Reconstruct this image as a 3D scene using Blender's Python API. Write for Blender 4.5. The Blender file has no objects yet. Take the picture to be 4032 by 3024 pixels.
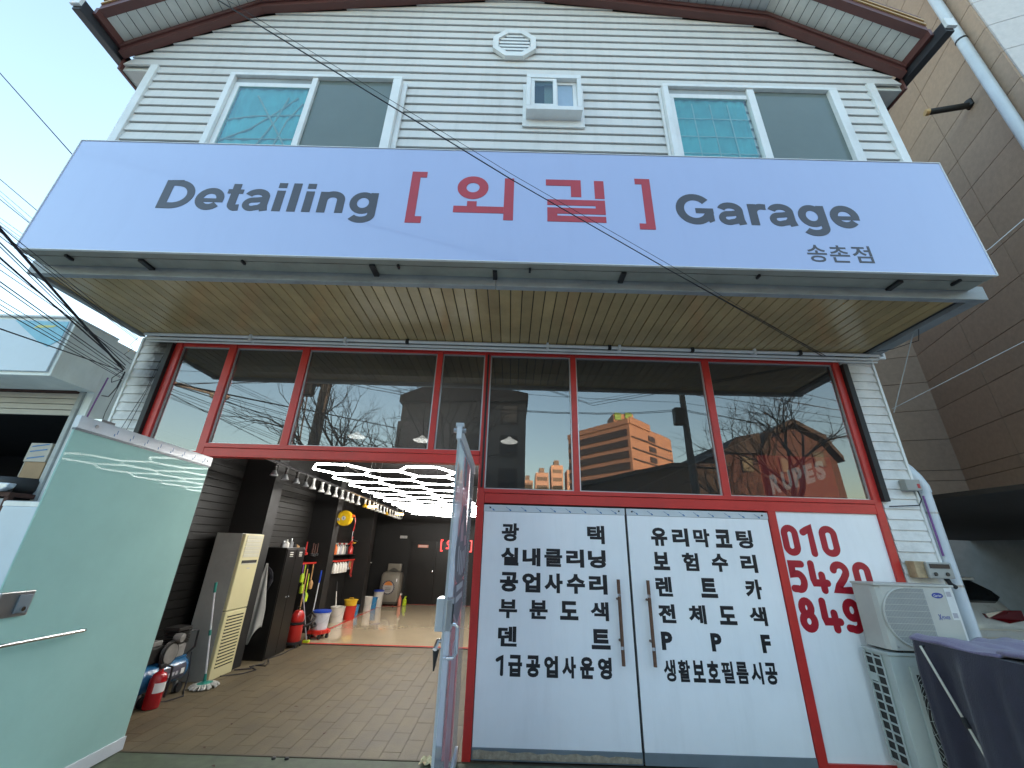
import bpy, bmesh, math, random
from mathutils import Vector, Matrix
R = math.radians
rng = random.Random(7)
SC = bpy.context.scene
COL = SC.collection

# ------------------------------------------------------------------ camera
cam_d = bpy.data.cameras.new('camera')
cam = bpy.data.objects.new('camera', cam_d)
COL.objects.link(cam)
SC.camera = cam
cam_d.sensor_fit = 'HORIZONTAL'
cam_d.sensor_width = 36.0
cam_d.lens = 36.0 * 1579.13 / 4032.0
cam_d.clip_start = 0.05
cam_d.clip_end = 3000.0
_p, _y, _r = 0.38719326, 0.00372823, -0.03018851      # pitch up, yaw, roll
CR = Matrix.Rotation(_y, 3, 'Z') @ Matrix.Rotation(_p, 3, 'X') @ Matrix.Rotation(_r, 3, 'Y')
M3 = Matrix((CR @ Vector((1, 0, 0)), CR @ Vector((0, 0, 1)), -(CR @ Vector((0, 1, 0))))).transposed()
cam.matrix_world = Matrix.Translation((0, -4.4, 1.7072)) @ M3.to_4x4()

# ------------------------------------------------------------------ world, sun, exposure
SUN_EL, SUN_AZ = 6.5, 20.0           # sun low behind the garage and the brown building, azimuth from +Y
w = bpy.data.worlds.new('World')
SC.world = w
w.use_nodes = True
wn = w.node_tree.nodes
wl = w.node_tree.links
sky = wn.new('ShaderNodeTexSky')
sky.sky_type = 'NISHITA'
sky.sun_disc = False
sky.sun_elevation = R(SUN_EL)
sky.sun_rotation = R(SUN_AZ)
sky.altitude = 60
sky.air_density = 1.0
sky.dust_density = 2.0
sky.ozone_density = 1.1
bg = wn['Background']
bg.inputs['Strength'].default_value = 0.15
wl.new(sky.outputs['Color'], bg.inputs['Color'])
sun_d = bpy.data.lights.new('sun', 'SUN')
sun_d.energy = 2.6
sun_d.angle = R(0.6)
sun_d.color = (1.0, 0.58, 0.34)
sun = bpy.data.objects.new('sun', sun_d)
COL.objects.link(sun)
_d = Vector((math.sin(R(SUN_AZ)) * math.cos(R(SUN_EL)), math.cos(R(SUN_AZ)) * math.cos(R(SUN_EL)), math.sin(R(SUN_EL))))
sun.rotation_euler = _d.to_track_quat('Z', 'Y').to_euler()
sun.location = _d * 60
SC.render.engine = 'CYCLES'
SC.view_settings.view_transform = 'Standard'
SC.view_settings.look = 'None'
SC.view_settings.gamma = 1.0
SC.view_settings.use_curve_mapping = False
SC.view_settings.exposure = 2.9
SC.cycles.max_bounces = 8
SC.cycles.transparent_max_bounces = 16

# ------------------------------------------------------------------ materials
MATS = {}
def mat(name, col, rough=0.5, metal=0.0, var=0.12, scale=3.0, bump=0.0, bscale=60.0, spec=0.5, coat=0.0,
        emit=None, estr=0.0, dirt=0.0, dirtcol=(0.12, 0.10, 0.08), dscale=(1, 1, 1), piece=0.0, trans=0.0, sheen=0.0):
    if name in MATS:
        return MATS[name]
    m = bpy.data.materials.new(name)
    m.use_nodes = True
    n, l = m.node_tree.nodes, m.node_tree.links
    b = n['Principled BSDF']
    tc = n.new('ShaderNodeNewGeometry')
    nz = n.new('ShaderNodeTexNoise')
    nz.inputs['Scale'].default_value = scale
    nz.inputs['Detail'].default_value = 6
    nz.inputs['Roughness'].default_value = 0.65
    l.new(tc.outputs['Position'], nz.inputs['Vector'])
    mr = n.new('ShaderNodeMapRange')
    mr.inputs[1].default_value = 0.3
    mr.inputs[2].default_value = 0.7
    mr.inputs[3].default_value = 1 - var
    mr.inputs[4].default_value = 1 + var
    l.new(nz.outputs['Fac'], mr.inputs[0])
    sc = n.new('ShaderNodeVectorMath')
    sc.operation = 'SCALE'
    sc.inputs[0].default_value = col[:3]
    last = mr.outputs[0]
    if piece > 0:
        oi = n.new('ShaderNodeObjectInfo')
        pr = n.new('ShaderNodeMapRange')
        pr.inputs[3].default_value = 1 - piece
        pr.inputs[4].default_value = 1 + piece
        l.new(oi.outputs['Random'], pr.inputs[0])
        mu = n.new('ShaderNodeMath')
        mu.operation = 'MULTIPLY'
        l.new(last, mu.inputs[0])
        l.new(pr.outputs[0], mu.inputs[1])
        last = mu.outputs[0]
    l.new(last, sc.inputs['Scale'])
    cout = sc.outputs[0]
    if dirt > 0:
        mp = n.new('ShaderNodeMapping')
        mp.inputs['Scale'].default_value = dscale
        l.new(tc.outputs['Position'], mp.inputs['Vector'])
        n2 = n.new('ShaderNodeTexNoise')
        n2.inputs['Scale'].default_value = 1.7
        n2.inputs['Detail'].default_value = 8
        n2.inputs['Roughness'].default_value = 0.7
        l.new(mp.outputs[0], n2.inputs['Vector'])
        r2 = n.new('ShaderNodeMapRange')
        r2.inputs[1].default_value = 0.48
        r2.inputs[2].default_value = 0.78
        r2.inputs[4].default_value = dirt
        l.new(n2.outputs['Fac'], r2.inputs[0])
        mx = n.new('ShaderNodeMix')
        mx.data_type = 'RGBA'
        l.new(r2.outputs[0], mx.inputs[0])
        l.new(cout, mx.inputs[6])
        mx.inputs[7].default_value = (*dirtcol, 1)
        cout = mx.outputs[2]
    l.new(cout, b.inputs['Base Color'])
    rr = n.new('ShaderNodeMapRange')
    rr.inputs[3].default_value = max(0.02, rough * 0.8)
    rr.inputs[4].default_value = min(1, rough * 1.2)
    l.new(nz.outputs['Fac'], rr.inputs[0])
    l.new(rr.outputs[0], b.inputs['Roughness'])
    b.inputs['Metallic'].default_value = metal
    b.inputs['Specular IOR Level'].default_value = spec
    b.inputs['Coat Weight'].default_value = coat
    b.inputs['Coat Roughness'].default_value = 0.05
    b.inputs['Transmission Weight'].default_value = trans
    if sheen:
        b.inputs['Sheen Weight'].default_value = sheen
    if emit:
        b.inputs['Emission Color'].default_value = (*emit, 1)
        b.inputs['Emission Strength'].default_value = estr
    if bump > 0:
        nb = n.new('ShaderNodeTexNoise')
        nb.inputs['Scale'].default_value = bscale
        nb.inputs['Detail'].default_value = 5
        l.new(tc.outputs['Position'], nb.inputs['Vector'])
        bp = n.new('ShaderNodeBump')
        bp.inputs['Strength'].default_value = bump
        bp.inputs['Distance'].default_value = 0.01
        l.new(nb.outputs['Fac'], bp.inputs['Height'])
        l.new(bp.outputs[0], b.inputs['Normal'])
    MATS[name] = m
    return m

def glass_mat(name, tint, refl, rough=0.0, film=None, filmw=0.0, f0=0.06, power=4.5):
    """thin pane: clear or filmed, with a mirror-like surface reflection"""
    m = bpy.data.materials.new(name)
    m.use_nodes = True
    n, l = m.node_tree.nodes, m.node_tree.links
    n.remove(n['Principled BSDF'])
    out = n['Material Output']
    tr = n.new('ShaderNodeBsdfTransparent')
    tr.inputs[0].default_value = (*tint, 1)
    body = tr
    if film:
        df = n.new('ShaderNodeBsdfDiffuse')
        df.inputs[0].default_value = (*film, 1)
        tl = n.new('ShaderNodeBsdfTranslucent')
        tl.inputs[0].default_value = (*film, 1)
        gp_ = n.new('ShaderNodeNewGeometry')
        sm = n.new('ShaderNodeTexNoise'); sm.inputs['Scale'].default_value = 2.2; sm.inputs['Detail'].default_value = 8; sm.inputs['Roughness'].default_value = .7
        l.new(gp_.outputs['Position'], sm.inputs['Vector'])
        smr = n.new('ShaderNodeMapRange'); smr.inputs[1].default_value = .3; smr.inputs[2].default_value = .7; smr.inputs[3].default_value = .93; smr.inputs[4].default_value = 1.05
        l.new(sm.outputs['Fac'], smr.inputs[0])
        vs_ = n.new('ShaderNodeVectorMath'); vs_.operation = 'SCALE'; vs_.inputs[0].default_value = film
        l.new(smr.outputs[0], vs_.inputs['Scale'])
        l.new(vs_.outputs[0], df.inputs[0])
        mm = n.new('ShaderNodeMixShader')
        mm.inputs[0].default_value = 0.3
        l.new(df.outputs[0], mm.inputs[1])
        l.new(tl.outputs[0], mm.inputs[2])
        m2 = n.new('ShaderNodeMixShader')
        m2.inputs[0].default_value = filmw
        l.new(tr.outputs[0], m2.inputs[1])
        l.new(mm.outputs[0], m2.inputs[2])
        body = m2
    gl = n.new('ShaderNodeBsdfGlossy')
    gl.inputs['Roughness'].default_value = rough
    gl.inputs[0].default_value = (*refl, 1)
    lw = n.new('ShaderNodeLayerWeight')
    lw.inputs[0].default_value = 0.5
    pw = n.new('ShaderNodeMath')
    pw.operation = 'POWER'
    pw.inputs[1].default_value = power
    l.new(lw.outputs['Facing'], pw.inputs[0])
    mr = n.new('ShaderNodeMapRange')
    mr.inputs[3].default_value = f0
    mr.inputs[4].default_value = 1.0
    l.new(pw.outputs[0], mr.inputs[0])
    nz = n.new('ShaderNodeTexNoise')
    nz.inputs['Scale'].default_value = 1.3
    bp = n.new('ShaderNodeBump')
    bp.inputs['Strength'].default_value = 0.025
    bp.inputs['Distance'].default_value = 0.02
    tc = n.new('ShaderNodeTexCoord')
    l.new(tc.outputs['Object'], nz.inputs['Vector'])
    l.new(nz.outputs['Fac'], bp.inputs['Height'])
    l.new(bp.outputs[0], gl.inputs['Normal'])
    mx = n.new('ShaderNodeMixShader')
    l.new(mr.outputs[0], mx.inputs[0])
    l.new(body.outputs[0], mx.inputs[1])
    l.new(gl.outputs[0], mx.inputs[2])
    l.new(mx.outputs[0], out.inputs[0])
    MATS[name] = m
    return m

mat('siding', (0.69, 0.67, 0.635), 0.45, var=0.05, scale=1.2, dirt=0.34, dirtcol=(0.40, 0.39, 0.35), dscale=(3.5, 1, 0.28), piece=0.03)
mat('siding_low', (0.76, 0.74, 0.71), 0.5, var=0.06, scale=1.5, dirt=0.6, dirtcol=(0.10, 0.085, 0.07), dscale=(1.0, 1, 1.2), piece=0.04)
def sooty(name):
    src = MATS['siding_low']
    m = src.copy()
    m.name = name
    n, l = m.node_tree.nodes, m.node_tree.links
    b = n['Principled BSDF']
    old = b.inputs['Base Color'].links[0].from_socket
    geo = n.new('ShaderNodeNewGeometry')
    sp = n.new('ShaderNodeSeparateXYZ')
    l.new(geo.outputs['Position'], sp.inputs[0])
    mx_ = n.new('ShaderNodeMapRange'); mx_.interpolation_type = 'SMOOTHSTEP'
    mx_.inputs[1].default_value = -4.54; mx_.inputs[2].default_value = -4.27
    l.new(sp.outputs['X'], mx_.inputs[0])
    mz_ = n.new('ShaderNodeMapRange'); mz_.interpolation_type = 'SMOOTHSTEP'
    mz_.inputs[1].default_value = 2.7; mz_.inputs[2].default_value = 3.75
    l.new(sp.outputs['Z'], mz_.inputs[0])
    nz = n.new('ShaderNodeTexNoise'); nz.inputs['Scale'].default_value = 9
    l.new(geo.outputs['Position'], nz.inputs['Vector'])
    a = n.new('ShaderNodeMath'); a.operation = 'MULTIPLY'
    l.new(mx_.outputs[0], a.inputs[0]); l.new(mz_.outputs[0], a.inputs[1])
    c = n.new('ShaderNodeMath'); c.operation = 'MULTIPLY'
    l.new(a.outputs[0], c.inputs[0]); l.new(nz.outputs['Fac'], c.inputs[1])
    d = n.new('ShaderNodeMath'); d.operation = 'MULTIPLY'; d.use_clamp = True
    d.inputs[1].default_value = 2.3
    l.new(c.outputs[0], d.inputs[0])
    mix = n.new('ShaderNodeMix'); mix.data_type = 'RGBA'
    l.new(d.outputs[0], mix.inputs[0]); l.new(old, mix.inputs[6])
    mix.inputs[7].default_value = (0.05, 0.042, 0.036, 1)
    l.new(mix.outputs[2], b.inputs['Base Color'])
    MATS[name] = m
sooty('siding_sooty')
mat('white_upvc', (0.78, 0.78, 0.76), 0.35, var=0.05, dirt=0.3, dirtcol=(0.30, 0.28, 0.24), dscale=(2, 2, 1))
mat('brown_trim', (0.115, 0.040, 0.034), 0.45, var=0.15)
mat('gold', (0.55, 0.34, 0.14), 0.4, metal=0.2)
mat('gutter', (0.035, 0.035, 0.04), 0.4)
mat('soffit_rake', (0.62, 0.62, 0.58), 0.5, piece=0.05)
mat('soffit', (0.46, 0.325, 0.15), 0.24, var=0.18, scale=2.0, piece=0.10, coat=0.0, spec=0.8, dirt=0.22, dirtcol=(0.16, 0.13, 0.09), dscale=(1.2, .5, 1))
mat('grey_metal', (0.34, 0.36, 0.36), 0.45, var=0.15, dirt=0.5, dirtcol=(0.10, 0.09, 0.08), dscale=(1, 2, 3))
mat('sign_under', (0.33, 0.32, 0.265), 0.5, var=0.12, dirt=0.4)
mat('black_metal', (0.018, 0.018, 0.02), 0.4)
mat('black_rubber', (0.012, 0.012, 0.013), 0.6)
mat('red', (0.56, 0.032, 0.026), 0.38, var=0.12, scale=2.5, dirt=0.35, dirtcol=(0.16, 0.03, 0.025), dscale=(1.5, 1, 2.5))
mat('alu', (0.50, 0.53, 0.55), 0.35, metal=0.6, var=0.08, dirt=0.25)
mat('alu_film', (0.60, 0.63, 0.66), 0.35, var=0.08, dirt=0.35, dirtcol=(0.4, 0.38, 0.33))
mat('blue_ink', (0.05, 0.16, 0.35), 0.5)
mat('white_panel', (0.90, 0.90, 0.92), 0.32, var=0.03, scale=1.3, coat=0.15, dirt=0.10, dirtcol=(0.35, 0.34, 0.33), dscale=(5, 1, .7))
mat('sign_face', (0.34, 0.405, 0.62), 0.22, var=0.015, scale=0.4, emit=(0.42, 0.56, 0.95), estr=0.008, coat=1.0, dirt=0.10, dirtcol=(0.22, 0.27, 0.42), dscale=(2.5, 1, .5))
mat('sign_dark', (0.035, 0.037, 0.045), 0.35, emit=(0.2, 0.22, 0.3), estr=0.01)
mat('sign_red', (0.36, 0.022, 0.032), 0.35, emit=(0.6, 0.08, 0.12), estr=0.012)
mat('ink_black', (0.006, 0.006, 0.009), 0.45)
mat('ink_red', (0.40, 0.008, 0.022), 0.4)
mat('chrome', (0.75, 0.76, 0.78), 0.15, metal=1.0)
mat('steel', (0.45, 0.46, 0.47), 0.3, metal=0.9)
mat('wood_bar', (0.13, 0.062, 0.036), 0.5, var=0.3, scale=12)
mat('stone_peel', (0.36, 0.30, 0.22), 0.8, var=0.35, scale=25, bump=0.6)
mat('grey_rail', (0.16, 0.19, 0.21), 0.5)
mat('black_wall', (0.008, 0.0072, 0.006), 0.55, var=0.15, piece=0.12)
mat('black_col', (0.008, 0.0075, 0.007), 0.6)
mat('black_lock', (0.007, 0.0065, 0.006), 0.35)
mat('ceil_black', (0.010, 0.010, 0.012), 0.8)
mat('slot_white', (0.75, 0.72, 0.66), 0.5)
mat('cream', (0.56, 0.51, 0.29), 0.4, var=0.04)
mat('cream_grille', (0.48, 0.46, 0.36), 0.5)
mat('cream_side', (0.30, 0.30, 0.27), 0.5)
mat('dark_slot', (0.01, 0.01, 0.01), 0.7)
mat('mop_green', (0.02, 0.22, 0.17), 0.4)
mat('mop_white', (0.45, 0.44, 0.40), 0.9, var=0.3, scale=30, bump=0.8)
mat('white_pole', (0.62, 0.63, 0.63), 0.4)
mat('blue_tank', (0.02, 0.12, 0.26), 0.25, coat=0.5)
mat('ext_red', (0.35, 0.008, 0.012), 0.25, coat=0.4)
mat('white_label', (0.7, 0.7, 0.68), 0.5)
mat('dark_iron', (0.03, 0.028, 0.026), 0.5, metal=0.3, var=0.3)
mat('pale_iron', (0.33, 0.32, 0.30), 0.45, metal=0.4, var=0.3)
mat('cloth_white', (0.48, 0.47, 0.43), 0.95, var=0.15, bump=0.3, bscale=30)
mat('vac_red', (0.50, 0.025, 0.02), 0.3, coat=0.3)
mat('bucket_white', (0.66, 0.63, 0.57), 0.45)
mat('bucket_red', (0.55, 0.03, 0.02), 0.4)
mat('bucket_yellow', (0.70, 0.43, 0.02), 0.4)
mat('bucket_blue', (0.03, 0.22, 0.45), 0.4)
mat('lid_blue', (0.015, 0.06, 0.42), 0.35)
mat('bucket_clear', (0.55, 0.57, 0.62), 0.35)
mat('reel_yellow', (0.72, 0.45, 0.01), 0.35)
mat('orange', (0.75, 0.16, 0.02), 0.45)
mat('lime', (0.45, 0.62, 0.02), 0.45)
mat('pink', (0.70, 0.22, 0.14), 0.4)
mat('wood_pale', (0.50, 0.28, 0.11), 0.6)
mat('purple', (0.20, 0.07, 0.25), 0.6)
mat('machine', (0.20, 0.18, 0.145), 0.4, var=0.08)
mat('machine_dark', (0.07, 0.065, 0.055), 0.4)
mat('bottle_white', (0.70, 0.68, 0.62), 0.35)
mat('lamp_white', (0.78, 0.78, 0.75), 0.25)
mat('led_tube', (0.9, 0.9, 0.9), 0.4, emit=(1.0, 0.98, 0.93), estr=8.5)
mat('led_disc', (0.9, 0.9, 0.9), 0.4, emit=(1.0, 0.97, 0.9), estr=.45)
mat('warm_glow', (0.9, 0.8, 0.5), 0.4, emit=(1.0, 0.62, 0.22), estr=3.0)
mat('neon_red', (0.6, 0.05, 0.05), 0.4, emit=(1.0, 0.07, 0.06), estr=0.25)
mat('tile', (0.112, 0.086, 0.047), 0.6, var=0.30, scale=2.2, piece=0.05, bump=0.3, bscale=60, dirt=0.55, dirtcol=(0.06, 0.047, 0.032), dscale=(2.2, .7, 1))
mat('grout', (0.080, 0.064, 0.041), 0.8)
mat('epoxy', (0.55, 0.44, 0.29), 0.10, var=0.06, scale=1.2, coat=0.6)
mat('epoxy_red', (0.55, 0.06, 0.05), 0.2)
mat('concrete', (0.58, 0.565, 0.53), 0.85, var=0.2, bump=0.4, dirt=0.4)
mat('asphalt', (0.20, 0.20, 0.195), 0.9, var=0.25, scale=6, bump=0.5)
mat('green_paint', (0.085, 0.105, 0.065), 0.7, var=0.3, scale=9, dirt=0.6, dirtcol=(0.13, 0.125, 0.11))
mat('ac_beige', (0.50, 0.49, 0.445), 0.45, var=0.06, dirt=0.25, dirtcol=(0.28, 0.26, 0.22))
mat('ac_lower', (0.45, 0.49, 0.46), 0.45, var=0.06, dirt=0.25, dirtcol=(0.24, 0.24, 0.22))
mat('ac_mesh', (0.30, 0.31, 0.31), 0.5)
mat('logo_blue', (0.02, 0.05, 0.28), 0.35)
mat('brown_clad', (0.44, 0.305, 0.215), 0.75, var=0.10, scale=14, piece=0.05, bump=0.35, bscale=90)
mat('joint_dark', (0.04, 0.03, 0.024), 0.9)
mat('pale_clad', (0.60, 0.56, 0.54), 0.7, var=0.08, scale=14, piece=0.04, bump=0.3, bscale=80)
mat('pipe_white', (0.62, 0.66, 0.70), 0.4, var=0.05, dirt=0.2)
mat('meter_grey', (0.34, 0.34, 0.32), 0.5, dirt=0.5, dirtcol=(0.30, 0.18, 0.10))
mat('meter_rust', (0.40, 0.29, 0.17), 0.7, var=0.3, scale=15)
mat('towel_lilac', (0.20, 0.16, 0.27), 0.95, var=0.10, scale=20, bump=0.6, bscale=140, sheen=0.4)
mat('towel_navy', (0.030, 0.026, 0.042), 0.95, var=0.20, scale=8, bump=0.6, bscale=140, sheen=0.25)
mat('rack_white', (0.62, 0.58, 0.48), 0.35)
mat('car_silver', (0.72, 0.77, 0.82), 0.28, var=0.02, metal=0.0, coat=0.6)
mat('car_glass', (0.02, 0.024, 0.03), 0.12)
mat('car_lamp', (0.16, 0.004, 0.010), 0.12, coat=0.8)
mat('nb_wall', (0.85, 0.88, 0.84), 0.6, var=0.06, dirt=0.3, dirtcol=(0.28, 0.32, 0.3), dscale=(1, 1, .4))
mat('nb_sign', (0.55, 0.62, 0.68), 0.35, var=0.04)
mat('nb_blue', (0.20, 0.48, 0.60), 0.4, var=0.15, scale=6)
mat('nb_yellow', (0.62, 0.58, 0.20), 0.5)
mat('shutter', (0.50, 0.46, 0.40), 0.5, piece=0.06)
mat('cardboard', (0.36, 0.24, 0.14), 0.85)
mat('carton_pale', (0.46, 0.42, 0.36), 0.85)
mat('rust', (0.07, 0.03, 0.022), 0.85, var=0.4, scale=14)
mat('lens_clear', (0.55, 0.60, 0.68), 0.12, coat=0.8, var=0.3, scale=20)
mat('dirty_white', (0.42, 0.43, 0.45), 0.6, dirt=0.5, dirtcol=(0.15, 0.12, 0.1))
mat('curtain_teal', (0.13, 0.47, 0.49), 0.8, var=0.25, scale=2.2)
mat('curtain_grey', (0.36, 0.44, 0.40), 0.8, var=0.15, scale=1.0)
mat('grid_pale', (0.42, 0.56, 0.55), 0.6)
mat('dark_room', (0.03, 0.03, 0.032), 0.8)
mat('beige_in', (0.30, 0.27, 0.23), 0.7)
mat('frost_blue', (0.32, 0.42, 0.52), 0.3)
mat('r_dark', (0.13, 0.13, 0.128), 0.85, var=0.2)
mat('r_roof', (0.035, 0.033, 0.036), 0.8)
mat('r_grey', (0.20, 0.18, 0.17), 0.85)
mat('roof_green', (0.10, 0.30, 0.04), 0.5)
mat('parking_grey', (0.20, 0.215, 0.21), 0.8)
mat('r_hotel', (0.36, 0.23, 0.175), 0.8)
mat('r_glassband', (0.045, 0.035, 0.035), 0.3)
mat('r_tower', (0.50, 0.36, 0.30), 0.8)
mat('r_brick', (0.065, 0.034, 0.036), 0.85, var=0.25, scale=20)
mat('r_redsign', (0.40, 0.02, 0.025), 0.4)
mat('r_low', (0.035, 0.032, 0.032), 0.85)
mat('banner_red', (0.4, 0.02, 0.025), 0.4, emit=(0.8, 0.03, 0.05), estr=0.07)  # low glow added so the banner shows through the glass
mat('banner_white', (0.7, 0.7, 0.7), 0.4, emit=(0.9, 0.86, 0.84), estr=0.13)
mat('bark', (0.045, 0.036, 0.030), 0.9)
mat('pole_conc', (0.10, 0.098, 0.095), 0.85)
mat('cable', (0.012, 0.011, 0.016), 0.6)
mat('cable_pale', (0.45, 0.46, 0.46), 0.6)
mat('graphic_dark', (0.055, 0.05, 0.07), 0.4)
mat('graphic_pink', (0.42, 0.24, 0.28), 0.4)
mat('graphic_grey', (0.40, 0.39, 0.43), 0.4)
mat('emblem_orange', (0.60, 0.20, 0.04), 0.5)
mat('emblem_grey', (0.38, 0.36, 0.33), 0.5)
mat('paper', (0.62, 0.56, 0.36), 0.8, var=0.3, scale=30)
glass_mat('transom_glass', (0.36, 0.37, 0.37), (0.95, 0.94, 0.92), 0.0, film=(0.42, 0.41, 0.39), filmw=0.07, f0=0.125)
glass_mat('window_glass', (0.80, 0.90, 0.90), (0.9, 0.95, 1.0), 0.0, f0=0.05)
glass_mat('screen_glass', (0.45, 0.50, 0.48), (0.8, 0.88, 0.9), 0.05, film=(0.40, 0.46, 0.43), filmw=0.5, f0=0.03)
glass_mat('green_glass', (0.3, 0.5, 0.45), (0.9, 0.95, 0.95), 0.0, film=(0.46, 0.67, 0.62), filmw=0.97, f0=0.0035, power=6.0)
glass_mat('pale_glass', (0.75, 0.78, 0.82), (0.9, 0.95, 1.0), 0.02, film=(0.72, 0.74, 0.80), filmw=0.80, f0=0.03)

# ------------------------------------------------------------------ mesh helpers
def ancestors_loc(o):
    v = Vector((0, 0, 0))
    while o is not None:
        v += o.location
        o = o.parent
    return v

class MB:
    def __init__(s):
        s.v, s.f = [], []
    def add(s, vs, fs):
        o = len(s.v)
        s.v += [tuple(p) for p in vs]
        s.f += [tuple(i + o for i in f) for f in fs]
        return s
    def box(s, x0, x1, y0, y1, z0, z1):
        return s.add([(x0, y0, z0), (x1, y0, z0), (x1, y1, z0), (x0, y1, z0), (x0, y0, z1), (x1, y0, z1), (x1, y1, z1), (x0, y1, z1)],
                     [(3, 2, 1, 0), (4, 5, 6, 7), (0, 1, 5, 4), (1, 2, 6, 5), (2, 3, 7, 6), (3, 0, 4, 7)])
    def prism(s, poly, axis, a, b):
        """poly in the two other axes (cyclic order), extruded along axis from a to b"""
        def P(u, v, t):
            return {'x': (t, u, v), 'y': (u, t, v), 'z': (u, v, t)}[axis]
        n = len(poly)
        vs = [P(u, v, a) for u, v in poly] + [P(u, v, b) for u, v in poly]
        fs = [tuple(range(n)), tuple(range(2 * n - 1, n - 1, -1))] + [(i, i + n, (i + 1) % n + n, (i + 1) % n) for i in range(n)]
        return s.add(vs, fs)
    def tube(s, pts, r, n=8, cap=True):
        pts = [Vector(p) for p in pts]
        rs = r if isinstance(r, (list, tuple)) else [r] * len(pts)
        up = None
        vs = []
        for i, p in enumerate(pts):
            d = (pts[min(i + 1, len(pts) - 1)] - pts[max(i - 1, 0)])
            if d.length < 1e-9:
                d = Vector((0, 0, 1))
            d.normalize()
            if up is None:
                up = Vector((0, 0, 1)) if abs(d.z) < 0.9 else Vector((1, 0, 0))
            a = d.cross(up)
            if a.length < 1e-6:
                a = d.orthogonal()
            a.normalize()
            b = a.cross(d)
            up = b
            for k in range(n):
                t = 2 * math.pi * k / n
                vs.append(p + a * (math.cos(t) * rs[i]) + b * (math.sin(t) * rs[i]))
        fs = []
        for i in range(len(pts) - 1):
            for k in range(n):
                fs.append((i * n + k, i * n + (k + 1) % n, (i + 1) * n + (k + 1) % n, (i + 1) * n + k))
        if cap:
            fs.append(tuple(range(n - 1, -1, -1)))
            fs.append(tuple(range((len(pts) - 1) * n, len(pts) * n)))
        return s.add(vs, fs)
    def lathe(s, prof, c, axis='z', n=16):
        """prof = [(radius, along)] around axis through c"""
        vs = []
        for r_, t in prof:
            for k in range(n):
                a = 2 * math.pi * k / n
                u, v = r_ * math.cos(a), r_ * math.sin(a)
                p = {'z': (u, v, t), 'x': (t, u, v), 'y': (v, t, u)}[axis]
                vs.append((c[0] + p[0], c[1] + p[1], c[2] + p[2]))
        fs = []
        for i in range(len(prof) - 1):
            for k in range(n):
                fs.append((i * n + k, i * n + (k + 1) % n, (i + 1) * n + (k + 1) % n, (i + 1) * n + k))
        fs.append(tuple(range(n - 1, -1, -1)))
        fs.append(tuple(range((len(prof) - 1) * n, len(prof) * n)))
        return s.add(vs, fs)
    def grid(s, fn, nu, nv):
        vs = [fn(i / nu, j / nv) for i in range(nu + 1) for j in range(nv + 1)]
        fs = [(i * (nv + 1) + j, (i + 1) * (nv + 1) + j, (i + 1) * (nv + 1) + j + 1, i * (nv + 1) + j + 1) for i in range(nu) for j in range(nv)]
        return s.add(vs, fs)
    def obb(s, c, ax, ay, az, hx, hy, hz):
        c, ax, ay, az = Vector(c), Vector(ax), Vector(ay), Vector(az)
        vs = []
        for k in (-1, 1):
            for (i, j) in ((-1, -1), (1, -1), (1, 1), (-1, 1)):
                vs.append(c + ax * (i * hx) + ay * (j * hy) + az * (k * hz))
        return s.add(vs, [(3, 2, 1, 0), (4, 5, 6, 7), (0, 1, 5, 4), (1, 2, 6, 5), (2, 3, 7, 6), (3, 0, 4, 7)])
    def build(s, name, material, parent=None, loc=None, smooth=False, bevel=0.0, solid=0.0):
        me = bpy.data.meshes.new(name)
        o = bpy.data.objects.new(name, me)
        COL.objects.link(o)
        if parent is not None:
            o.parent = parent
            base = ancestors_loc(parent)
            loc = Vector(loc) - base if loc is not None else Vector((0, 0, 0))
            o.location = loc
        elif loc is not None:
            o.location = Vector(loc)
        off = ancestors_loc(o)
        me.from_pydata([(p[0] - off.x, p[1] - off.y, p[2] - off.z) for p in s.v], [], s.f)
        bm = bmesh.new()
        bm.from_mesh(me)
        bmesh.ops.recalc_face_normals(bm, faces=bm.faces)
        if bevel > 0:
            bmesh.ops.bevel(bm, geom=[e for e in bm.edges if len(e.link_faces) == 2 and e.calc_face_angle(0) > 0.6], offset=bevel, segments=2, affect='EDGES', profile=0.6)
        bm.to_mesh(me)
        bm.free()
        if solid > 0:
            md = o.modifiers.new('solid', 'SOLIDIFY')
            md.thickness = solid
        if smooth:
            for p in me.polygons:
                p.use_smooth = True
            try:
                me.set_sharp_from_angle(angle=R(40))
            except Exception:
                pass
        me.materials.append(MATS[material] if isinstance(material, str) else material)
        return o

def tag(o, label, cat, group=None):
    o['label'] = label
    o['category'] = cat
    if group:
        o['group'] = group
    return o
def thing(name, label, cat, loc=(0, 0, 0), group=None):
    o = bpy.data.objects.new(name, None)
    COL.objects.link(o)
    o.location = loc
    o.empty_display_size = 0.2
    return tag(o, label, cat, group)
def struct(o):
    o['kind'] = 'structure'
    return o
def share(src, name, loc, parent=None, rot=None, scale=None):
    """another object with the same mesh; loc is in world space"""
    c = bpy.data.objects.new(name, src.data)
    COL.objects.link(c)
    if parent is not None:
        c.parent = parent
        loc = Vector(loc) - ancestors_loc(parent)
    c.location = loc
    if rot:
        c.rotation_euler = rot
    if scale:
        c.scale = scale
    return c
def BOX(name, m, parent, x0, x1, y0, y1, z0, z1, bevel=0.0):
    return MB().box(x0, x1, y0, y1, z0, z1).build(name, m, parent, loc=((x0 + x1) / 2, (y0 + y1) / 2, z0), bevel=bevel)

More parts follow.
